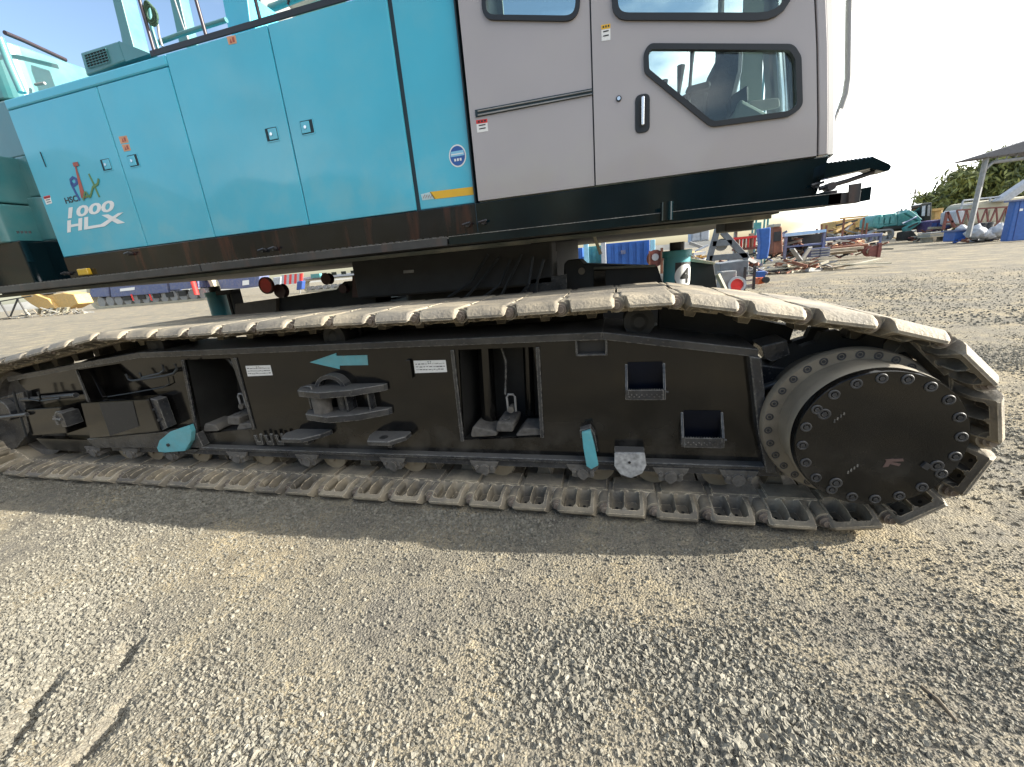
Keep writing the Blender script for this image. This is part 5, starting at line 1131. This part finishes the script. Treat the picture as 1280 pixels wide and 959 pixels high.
# blue tarpaulin, machine next to it
t = obj('tarpaulin', MB().prism(XZ([(949, 286), (964, 284), (963, 305), (960, 323), (949, 325), (951, 306)], 22), 22, 22.5), M['blue'], None, bev=.05); tag(t, 'bright blue tarpaulin hung upright beside the scrap heap', 'tarpaulin')
t = thing('pump_unit', 'brown and cream pump machine standing right of the blue tarpaulin', 'machine'); Y = 23
P('housing', [(966, 318), (966, 284), (972, 281), (978, 284), (979, 316)], Y, 1.0, 'rust', t, .05); P('cap', rect(967, 977, 280, 284), Y - .1, 1, 'cream', t, .03)
P('vent_panel', rect(968, 977, 290, 302), Y - .05, .05, 'under', t)
# red rack with teal roof
t = thing('red_rack', 'red rack machine under a teal canopy strip behind the grey A-frame', 'rack'); Y = 25
P('teal_canopy', rect(917, 952, 281, 289), Y, 2, 'excav', t)
P('rack_frame', rect(917, 948, 297, 300), Y + .2, .4, 'red', t); P('rack_frame', rect(917, 948, 311, 314), Y + .2, .4, 'rustred', t)
for k in range(7): P('rack_bar', rect(918 + k * 4.2, 920 + k * 4.2, 299 - k * .4, 313 - k * .4), Y + .25, .2, 'rust' if k % 2 else 'red', t)
P('side_post', rect(938, 943, 292, 330), Y + .8, .3, 'cream', t); P('side_post', rect(919, 922, 290, 330), Y + .8, .3, 'steel', t)
P('bin', rect(937, 950, 322, 336), Y - 1, .8, 'cream', t, .03)
# grey A frame machine
t = thing('winch_frame', 'grey steel A-frame winch with a dark box base behind the track', 'winch'); Y = 13.6
gs = mat('mid_grey_machine_paint', (.12, .135, .15), .5, var=.2)
for a, b in (((886, 326), (897, 286)), ((934, 324), (903, 290)), ((886, 323), (935, 319)), ((890, 305), (915, 303)), ((897, 287), (912, 284))): obj('frame_member', MB().beam(AY(*a, Y), AY(*b, Y), .10, .16), gs, t, bev=.01)
for a, b in (((886, 326), (897, 286)), ((934, 324), (903, 290))): obj('frame_member', MB().beam(AY(*a, Y + .7), AY(*b, Y + .7), .10, .16), gs, t, bev=.01)
c = AY(903, 306, Y); obj('pulley', MB().lathe((c.x, c.z), [(.06, Y + .1), (.17, Y + .1), (.13, Y + .16), (.17, Y + .22), (.06, Y + .22)], n=24), M['steel'], t)
P('base_box', [(900, 330), (936, 325), (936, 346), (901, 352)], Y - .1, 1.0, gs, t, .02)
P('base_box', rect(902, 921, 340, 364), Y - .5, .6, 'steel', t, .02)
for k in range(4): P('lower_rung', rect(932, 944, 338 + k * 6, 340 + k * 6), Y - .35, .08, 'steel', t)
P('side_stile', rect(931, 933.5, 334, 366), Y - .4, .1, 'bolt', t); P('side_stile', rect(943, 945.5, 333, 362), Y - .4, .1, 'bolt', t)
t = thing('hose_reel', 'small red hose reel with white flanges in front of the grey winch base', 'hose reel'); c = AY(921, 356, 13); 
obj('drum', MB().cyl((c.x, c.z), .16, 13, 13.25, n=20), M['red'], t); obj('rim', MB().lathe((c.x, c.z), [(.17, 12.95), (.23, 12.95), (.23, 12.99), (.17, 12.99)], n=24, closed=True), M['bag'], t); P('stand', rect(914, 926, 360, 367), 12.95, .3, 'red', t)
t = thing('ramp_wedge', 'orange wheeled ramp lying on the gravel right of the grey winch', 'ramp'); P('ramp_plate', [(947, 356), (950, 349), (959, 347), (960, 353)], 15.5, .6, mat('orange_red_paint', (.62, .12, .03), .5), t, .01)
c = AY(957.5, 350, 15.4); obj('wheel', MB().cyl((c.x, c.z), .10, 15.35, 15.5, n=18), M['rubber'], t); P('blue_bracket', rect(948, 957, 340, 347), 15.6, .3, 'blue', t)
heap('tangle of yellow and white rods and blue bits left of the grey A-frame', 'scrap', 862, 888, 330, 28, 17, 40, ['cream', 'yellowmach', 'bluemach', 'steel', 'bag'], 9, lmax=1.0)
t = thing('white_cabinet', 'white cabinet behind the number four jack cylinder', 'cabinet'); P('cabinet_body', rect(864, 887, 284, 303), 24, 1, 'bag', t, .03); P('door_panel', rect(866, 875, 286, 301), 23.95, .04, 'bag', t); P('door_panel', rect(877, 886, 285, 300), 23.95, .04, 'bag', t)
# blue containers seen under the deck
def container(x0, x1, y0, y1, Y, label, n, m_='blue'):
    t = thing('storage_container', label, 'container', None); P('container_wall', rect(x0, x1, y0, y1), Y, 2.4, m_, t, .02); w_ = (x1 - x0) / n
    for k in range(n): P('wall_rib', rect(x0 + w_ * (k + .2), x0 + w_ * (k + .7), y0 + 1 - w_ * k * .093, y1 - 1 - w_ * k * .093), Y - .06, .06, m_, t)
    return t
container(692, 728, 313, 345, 24, 'blue container seen left of the pale post under the deck', 4)
t_ = container(757, 812, 305, 345, 23, 'widest blue container seen under the deck right of the teal one', 6)
P('door_plate', rect(776, 782, 313, 318), 22.88, .05, 'bluemach', t_)
container(729, 757, 309, 345, 25, 'small teal container between two blue ones under the deck', 3, 'excav')
for i, (x, lab) in enumerate(((729, 'pale blue post left of the small teal container'), (751, 'pale white post against the widest blue container'), (813, 'pale blue post right of the widest blue container'))):
    tag(P('post', rect(x, x + 6, 300, 345), 22.5, .2, 'bag' if i == 1 else mat('pale_blue_post', (.25, .50, .65), .5), None, .02), lab, 'post')
t = thing('cable_reel', 'red cable drum with white hub seen left of the teal jack cylinder', 'cable reel'); c = AY(819, 323, 12)
obj('flange', MB().cyl((c.x, c.z), .22, 12, 12.04, n=24), M['rustred'], t); obj('hub', MB().cyl((c.x, c.z + .03), .09, 11.97, 12, n=18), M['bag'], t)
P('stand', rect(826, 829, 310, 345), 11.9, .1, 'rust', t); P('stand', rect(811, 813, 314, 345), 11.9, .1, 'rust', t)

# right of the excavator
t = thing('sheet_stack', 'stack of pale sheets on brown dunnage beside the teal excavator', 'sheets'); Y = 44
for i in range(4): P('sheet', rect(1163, 1195, 291 + i * 1.6, 292.3 + i * 1.6), Y, 1.6, 'cream' if i % 2 else 'steel', t)
for x in (1167, 1188): P('dunnage', rect(x, x + 4, 297 - (x - 1163) * .09, 303 - (x - 1163) * .09), Y, 1.6, 'wood', t)
t = thing('purple_machine', 'dark purple machine body behind the pale sheet stack', 'machine'); P('machine_body', [(1163, 290), (1165, 276), (1176, 274), (1190, 277), (1190, 286)], 48, 2, mat('purple_paint', (.07, .05, .14), .5, var=.4), t, .1)
for k in range(3): P('side_panel', rect(1166 + k * 8, 1172 + k * 8, 279 - k * .5, 286 - k * .5), 47.9, .1, 'navy', t)
t = thing('yellow_hopper', 'yellow hopper rising behind the purple machine', 'hopper'); P('hopper_shell', [(1167, 275), (1168, 263), (1179, 262), (1178, 274)], 52, 1.5, 'yellowmach', t, .1); P('hopper_lip', rect(1166, 1180, 261, 264), 51.8, 1.9, 'yellowmach', t)
t = thing('trestle', 'rust red A-frame trestle between the yellow hopper and red lattice', 'trestle')
for a, b in (((1179, 287), (1184, 265)), ((1193, 284), (1184, 265)), ((1182, 278), (1191, 277))): obj('trestle_leg', MB().beam(AY(*a, 42), AY(*b, 42), .15, .15), M['rustred'], t)
t = thing('bin', 'open blue bin with a white sack on it, right of the sheets', 'bin'); P('bin_body', [(1193, 302), (1195, 289), (1211, 288), (1209, 302)], 38, 1.2, 'blue', t, .05); P('bin_lip', rect(1194, 1212, 287.5, 289.5, -.05), 37.9, 1.4, 'bluemach', t)
def sack(x, y, r, Y, label, m_='bag'):
    c = AY(x, y, Y); mb = bmesh.new(); bmesh.ops.create_icosphere(mb, subdivisions=3, radius=r)
    for v in mb.verts:
        n = v.co.normalized(); v.co *= .68; k = 1 + .14 * math.sin(n.x * 7 + x) * math.sin(n.z * 6 + y) + .08 * math.sin(n.y * 13 + n.x * 9 + x); v.co = Vector((n.x * r * .85 * k, n.y * r * .8 * k, n.z * r * .62 * k + (.2 * r if n.z > .93 else 0)))
    me = bpy.data.meshes.new('sack'); mb.to_mesh(me); mb.free(); me.shade_smooth(); o = obj('sack', me, M[m_], None); o.location = (c.x, Y, max(c.z, r * .7)); return tag(o, label, 'sack', 'sacks beneath the red lattice sections')
sack(1202, 287, .42, 38.6, 'white sack lying on top of the blue bin')
for x, y, r, l in ((1219, 291, .62, 'largest white sack right of the blue bin, leftmost on the ground'), (1228, 293, .50, 'white sack leaning on the largest sack near the blue bin'), (1236, 294, .45, 'small pale sack in the middle of the sack row'), (1248, 289, .60, 'pale sack left of the tall blue cabinet'), (1256, 293, .48, 'white sack touching the tall blue cabinet')): sack(x, y, r, 36, l)
sack(1243, 292, .45, 36.5, 'dark bundle lying between pale sacks under the red lattice', 'navy')
for i, (x, l) in enumerate(((1226, 'black drum standing behind the pale sacks, left of its twin'), (1234, 'black drum standing behind the pale sacks, right of its twin'))):
    c = AY(x, 282, 37.5); tag(obj('drum', MB().lathe((c.x, 37.5), [(.3, 0), (.32, .03), (.32, .5), (.34, .53), (.32, .56), (.32, 1.1), (.34, 1.13), (.34, 1.25), (.1, 1.26)], n=20, axis='z'), M['rubber'], None), l, 'drum')
t = thing('blue_cabinet', 'tall blue cabinet with a small white mark at the right edge', 'cabinet'); P('cabinet_body', [(1258, 302), (1270, 251), (1296, 249), (1288, 300)], 33, .5, 'blue', t, .05); P('cabinet_lid', [(1267, 252), (1268, 250), (1296, 247), (1296, 249.5)], 32.9, .7, 'bluemach', t); P('white_mark', rect(1275, 1279, 261, 264), 32.97, .02, 'white', t)
P('door_seam', [(1266, 300), (1276, 252), (1276.7, 252), (1266.7, 300)], 32.98, .02, 'navy', t)
# red lattice boom sections
t = thing('lattice_section', 'rust red lattice boom section lying before the cream tanker', 'lattice section'); Y = 40
ch = [(1196, 263), (1270, 258)], [(1196, 283), (1264, 281)]
for Yk in (Y, Y + 1.6):
    for a, b in ch: obj('chord', MB().beam(AY(*a, Yk), AY(*b, Yk), .10, .10), M['rustred'], t)
for k in range(6):
    u, v_ = k / 6, (k + .5) / 6; f = lambda c_, w_: (c_[0][0] + (c_[1][0] - c_[0][0]) * w_, c_[0][1] + (c_[1][1] - c_[0][1]) * w_)
    obj('lacing', MB().beam(AY(*f(ch[0], u), Y), AY(*f(ch[1], v_), Y), .08, .08), M['rustred'], t); obj('lacing', MB().beam(AY(*f(ch[1], v_), Y), AY(*f(ch[0], (k + 1) / 6), Y), .08, .08), M['rustred'], t)
t = thing('mixer_tanker', 'cream tanker body with roof railing and raised chute behind the red lattice', 'tanker'); Y = 46
P('tank', [(1208, 283), (1209, 262), (1216, 252), (1252, 248), (1300, 243), (1300, 283)], Y, 3, 'cream', t, .3)
P('chute', [(1245, 252), (1290, 222), (1296, 228), (1262, 252)], Y - .5, .8, 'bag', t, .1)
for a, b in (((1201, 262), (1204, 251)), ((1204, 251), (1250, 246)), ((1222, 254), (1223, 249)), ((1237, 252), (1238, 248)), ((1202, 257), (1220, 255))): bar3('railing', a, b, Y - .1, .07, 'bag', t)
for k in range(3): P('side_panel', rect(1218 + k * 20, 1234 + k * 20, 264 - k, 278 - k), Y - .08, .1, 'cream', t)
P('cabin', [(1195, 280), (1196, 264), (1201, 262), (1207, 262), (1206, 280)], Y - .5, 2, 'bag', t, .15)
# open shed
t = thing('open_shed', 'open-sided shed with dark sheet roof on grey posts at the right edge', 'shed'); Y = 34
P('roof', [(1202, 201), (1280, 177), (1330, 160), (1330, 190), (1280, 190), (1246, 195)], Y, 1.2, 'roof', t)
for a, b, r in (((1233, 197), (1210, 296), .14),): bar3('post', a, b, Y + .3, r, 'steel', t)
bar3('post', (1310, 190), (1278, 296), Y + .3, .14, 'steel', t)
bar3('knee_brace', (1229, 214), (1241, 203), Y + .3, .09, 'steel', t); bar3('tie_beam', (1241, 203), (1310, 194), Y + .3, .10, 'steel', t)
for k in range(5): bar3('truss_web', (1244 + k * 12, 203 - k * 1.6), (1250 + k * 12, 192 - k * 1.6), Y + .3, .04, 'steel', t)
# utility poles
for i, (x, yt, yb, l) in enumerate(((1145, 236, 300, 'wooden utility pole with crossarm behind the teal excavator, taller of two'), (1158, 241, 300, 'wooden utility pole partly hidden by the bamboo, shorter of two'))):
    t = thing('utility_pole', l, 'utility pole'); Yp = 110 + 20 * i; a = AY(x, yt, Yp)
    obj('pole', MB().cyl((a.x, Yp), .17, 0, a.z, axis='z', n=12, r2=.11), M['bark'], t)
    for k in range(2): obj('crossarm', MB().box(a.x - 1.1 + k * .3, a.x + 1.1 - k * .3, Yp - .2, Yp - .08, a.z - .9 - k * .9, a.z - .75 - k * .9), M['bark'], t)
    for k in (-.9, -.3, .3, .9): obj('insulator', MB().cyl((a.x + k, Yp - .14), .07, a.z - .75, a.z - .5, axis='z', n=8), M['bag'], t)
# bamboo clumps
def clump(px, py, Y, rx, rz_, label, n, seed, mts=('leaf', 'leaf', 'leaf2')):
    c = AY(px, py, Y); t = thing('bamboo_clump', label, 'bamboo', None); r = np.random.default_rng(seed)
    for k in range(5):
        x = c.x + r.uniform(-.7, .7) * rx; obj('trunk', MB().tube([(x, Y + r.uniform(-1, 1), 0), (x + r.uniform(-.4, .4), Y, c.z * .6), (x + r.uniform(-1.4, 1.4), Y + .5, c.z + rz_ * .7)], [.12, .09, .04], 6), M['bark'], t)
    cents = []
    for k in range(26):
        d = r.normal(size=3); d /= np.linalg.norm(d); rr_ = r.uniform(.35, 1) ; cents.append(np.array([c.x, Y, c.z]) + d * rr_ * [rx, rx * .7, rz_])
    for mi, mn in enumerate(sorted(set(mts))):
        share = mts.count(mn) / len(mts); m_n = int(n * share); cc = np.array(cents)[r.integers(0, len(cents), m_n)]
        pos = cc + r.normal(size=(m_n, 3)) * [rx * .17, rx * .17, rz_ * .14]
        a1 = r.normal(size=(m_n, 3)); a1[:, 2] -= .7; a1 /= np.linalg.norm(a1, axis=1)[:, None]; a2 = np.cross(a1, r.normal(size=(m_n, 3))); a2 /= np.linalg.norm(a2, axis=1)[:, None]
        L_ = r.uniform(.25, .5, m_n)[:, None]; vv = np.stack([pos - a1 * L_, pos + a2 * L_ * .28, pos + a1 * L_, pos - a2 * L_ * .28], 1).reshape(-1, 3)
        me = bpy.data.meshes.new('foliage'); me.from_pydata(vv.tolist(), [], [(4 * i, 4 * i + 1, 4 * i + 2, 4 * i + 3) for i in range(m_n)]); obj('foliage', me, M[mn], t)['kind'] = 'stuff'
clump(1194, 256, 66, 3.6, 2.0, 'low bushy bamboo clump directly behind the teal excavator cab', 9000, 1)
clump(1218, 244, 64, 3.6, 3.2, 'bamboo clump between the shed post and the excavator', 12000, 2)
clump(1250, 238, 62, 4.2, 3.6, 'tall sunlit bamboo clump behind the shed post', 15000, 3, ('leaf', 'leaf', 'leaf', 'leaf2'))
clump(1284, 232, 60, 3.8, 3.6, 'tallest bamboo clump under the shed roof at the right edge', 14000, 4)
# distant low ridge and roofs, then a bank added for reflections
mb = MB(); r = random.Random(4); N_ = 160; az0, az1 = -1.75, 1.5; vs = []
for k in range(N_ + 1):
    a = az0 + (az1 - az0) * k / N_; h_ = 1.6 + 1.6 * vnoise(np.array([k * .21]), np.array([3.3]), 1.0, 8)[0] + .5 * r.random()
    for R_, z in ((330, -2), (345, h_ + 1), (420, -2)): vs.append((R_ * math.sin(a), R_ * math.cos(a), z))
mb.add(vs, [(3 * k + j, 3 * k + 3 + j, 3 * k + 4 + j, 3 * k + 1 + j) for k in range(N_) for j in (0, 1)])
mb2 = MB(); vs = []; NB = 90  # unseen bank added behind the camera, something dark for glossy paint to reflect
for k in range(NB + 1):
    a = PI * .58 + PI * .84 * k / NB; h_ = 6.5 + 3.5 * vnoise(np.array([k * .33]), np.array([1.3]), 1.0, 4)[0]
    for R_, z in ((24, -.3), (27, h_ * .75), (31, h_), (60, -.5)): vs.append((R_ * math.sin(a), R_ * math.cos(a), z))
mb2.add(vs, [(4 * k + j, 4 * k + 4 + j, 4 * k + 5 + j, 4 * k + 1 + j) for k in range(NB) for j in (0, 1, 2)])
obj('hills_and_added_bank', mb2, mat('added_reflection_bank', (.035, .04, .022), .9, var=.6, vscale=.3, dust=.5, dustcol=(.09, .05, .03)), None, smooth=True)['kind'] = 'structure'
obj('hills_and_added_bank', mb, mat('far_hedge_and_roofs', (.16, .16, .15), .9, var=.4, vscale=.05), None)['kind'] = 'structure'

# left under the deck: grab, blue crawler, lattice
t = thing('grab_bucket', 'orange toothed grab bucket lying on the ground at the far left', 'grab bucket'); Y = 40
P('bucket_shell', [(25, 370), (42, 367), (60, 374), (70, 386), (52, 388), (38, 380)], Y, 1.8, 'yellowmach', t, .1); P('bucket_shell', [(55, 370), (78, 366), (92, 368), (98, 380), (84, 387), (72, 386), (62, 374)], Y + .4, 1.8, 'yellowmach', t, .1)
for k in range(5): P('tooth', [(44 + k * 9, 386 - k * .4), (48 + k * 9, 386 - k * .4), (46 + k * 9, 394 - k * .6)], Y - .1, .4, 'cream', t)
P('top_block', [(40, 370), (70, 366), (72, 360), (44, 363)], Y + .5, 1.2, 'steel', t)
heap('tangle of dark steel rods and cream scrap around the orange grab', 'scrap', 0, 100, 402, 12, 38, 70, ['under', 'cream', 'steel', 'wood'], 12, lmax=1.8)
t = thing('lattice_section', 'dark lattice jib section propped up left of the orange grab', 'lattice section')
for a, b in (((-6, 378), (40, 370)), ((-6, 400), (44, 392)), ((0, 378), (12, 398)), ((12, 398), (22, 374)), ((22, 374), (34, 394))): obj('lacing', MB().beam(AY(*a, 39), AY(*b, 39), .14, .14), M['under'], t)
t = thing('blue_crawler_crane', 'faded blue crawler machine with pale tracks parked across the yard', 'crawler crane'); Y = 52
crawler(t, 104, 262, 352, 389, Y, 'cream', -.075, 1.0, 12)
P('hull', [(112, 372), (113, 358), (122, 352), (135, 350), (136, 371)], Y - .3, 2.4, 'bluemach', t, .1)
P('hull', [(139, 372), (136, 352), (200, 345), (208, 352), (210, 366)], Y - .3, 2.4, 'bluemach', t, .1)
P('machinery_house', [(213, 363), (210, 350), (246, 345), (248, 360)], Y - .5, 2.4, 'bluemach', t, .08)
P('lettered_strip', [(150, 361), (168, 359), (168, 362.5), (150, 364.5)], Y - .36, .05, 'white', t)
for x in (153, 171, 190, 206, 222): P('bogie', rect(x, x + 9, 370 - (x - 153) * .08, 376 - (x - 153) * .08), Y - .1, .4, 'under', t)
c = AY(241, 352, Y - 1); obj('red_cylinder', MB().cyl((c.x, Y - 1), .34, AY(241, 369, Y - 1).z, AY(241, 341, Y - 1).z, axis='z', n=20), M['red'], t)
for x in (164, 187): bar3('red_strut', (x, 368), (x + 3, 376), Y - .5, .12, 'red', t)
P('upper_beam', [(118, 352), (240, 339), (240, 343), (118, 356)], Y, 2.0, 'bluemach', t)
P('boom_base', [(250, 362), (250, 343), (300, 338), (324, 345), (324, 358), (300, 361)], Y + 1, 2, 'bluemach', t, .1)
P('white_sign', [(303, 357), (303, 351), (311, 350), (311, 356)], Y + .9, .05, 'white', t)
t = thing('white_carrier', 'white crawler carrier with rounded track seen left of the swing bearing', 'crawler carrier'); Y = 48
crawler(t, 377, 450, 350, 366, Y, 'cream', -.09, 1, 7); P('deck', [(378, 347), (450, 340), (450, 345), (378, 351)], Y, 2, 'bag', t, .05)
for k in range(4): P('side_window', rect(402 + k * 12, 408 + k * 12, 341.5 - k, 345 - k), Y - .05, .05, 'skirtnew', t)
P('teal_locker', rect(388, 399, 343, 348), Y - .2, 1, 'excav', t)
t = thing('striped_awning', 'red and white striped awning beyond the red reflector', 'awning'); Y = 46
for k in range(8): P('stripe', [(352 + k * 3.2, 344 - k * .3), (355.2 + k * 3.2, 343.7 - k * .3), (354.6 + k * 3.2, 356 - k * .3), (351.4 + k * 3.2, 356.3 - k * .3)], Y, .2, 'red' if k % 2 else 'bag', t)
for x in (353, 376): bar3('awning_leg', (x, 350), (x - 1, 372), Y + .1, .08, 'steel', t)
tag(P('water_tank', [(341, 347), (351, 346), (350, 358), (341, 359)], 47, 1, 'bag', None, .1), 'pale water tank left of the striped awning', 'tank')
tag(P('oil_drum', [(371, 352), (378, 351), (377, 362), (370, 363)], 44, .6, 'navy', None, .1), 'navy drum right of the striped awning', 'drum')
a, b = AG(1151, 858, .012), AG(1196, 902, .010)
t = thing('stick', 'thin dark stick lying alone on the gravel at lower right', 'stick'); obj('stem', MB().tube([a, a.lerp(b, .45) + Vector((.004, 0, .004)), b], [.006, .008, .004], 8), M['bark'], t); obj('knot', MB().tube([a.lerp(b, .25), a.lerp(b, .33)], [.008, .010], 8), M['rubber'], t)
# far crane boom seen through the cab window
t = thing('far_lattice_boom', 'pale lattice boom of a distant crane seen through the cab window', 'crane boom'); a = AY(958, 110, 30); b = AY(974, 108, 30); w_ = b.x - a.x
for x in (a.x, b.x):
    for y in (30, 30 + w_): obj('chord', MB().tube([(x, y, 0), (x, y, 26)], .06, 6), M['tealpale'], t)
k = 0; z = 3.0; mb = MB()
while z < 25: mb.beam((a.x if k % 2 else b.x, 30, z), (b.x if k % 2 else a.x, 30, z + w_ * .8), .05, .05); z += w_ * .8; k += 1
obj('lacing', mb, M['tealpale'], t)['kind'] = 'stuff'

# ------------------------------------------------------------------ pieces that are joined but lie apart become parts of their own
def islands(me):
    n = len(me.vertices); par = list(range(n))
    def find(a):
        while par[a] != a: par[a] = par[par[a]]; a = par[a]
        return a
    for e in me.edges:
        a, b = find(e.vertices[0]), find(e.vertices[1])
        if a != b: par[a] = b
    g_ = {}
    for v in range(n): g_.setdefault(find(v), []).append(v)
    return list(g_.values())
SMALL = {'print', 'grille', 'serration', 'stamped_mark', 'paint_mark', 'lettering', 'gusset', 'fitting', 'rope_coil', 'emblem_stroke'}
for o in [o for o in bpy.data.objects if o.type == 'MESH' and 'kind' not in o]:
    me = o.data
    if me.users > 1 or len(me.vertices) > 6000 or me.name.startswith('track_shoe'): continue
    isl = islands(me)
    if len(isl) < 2: continue
    if o.name.split('.')[0] in SMALL: o['kind'] = 'stuff'; continue
    if len(isl) > 8: o['kind'] = 'stuff'; continue
    polys = [list(p.vertices) for p in me.polygons]; smooth = any(p.use_smooth for p in me.polygons)
    for gi_, g_ in enumerate(isl):
        idx = {v: i for i, v in enumerate(g_)}; nm = bpy.data.meshes.new(me.name)
        nm.from_pydata([tuple(me.vertices[v].co) for v in g_], [], [[idx[v] for v in p_] for p_ in polys if p_[0] in idx])
        for mt_ in me.materials: nm.materials.append(mt_)
        if smooth: nm.shade_smooth(); nm.set_sharp_from_angle(angle=math.radians(40))
        if gi_ == 0: first = nm; continue
        c_ = o.copy(); c_.data = nm; COL.objects.link(c_)
    o.data = first
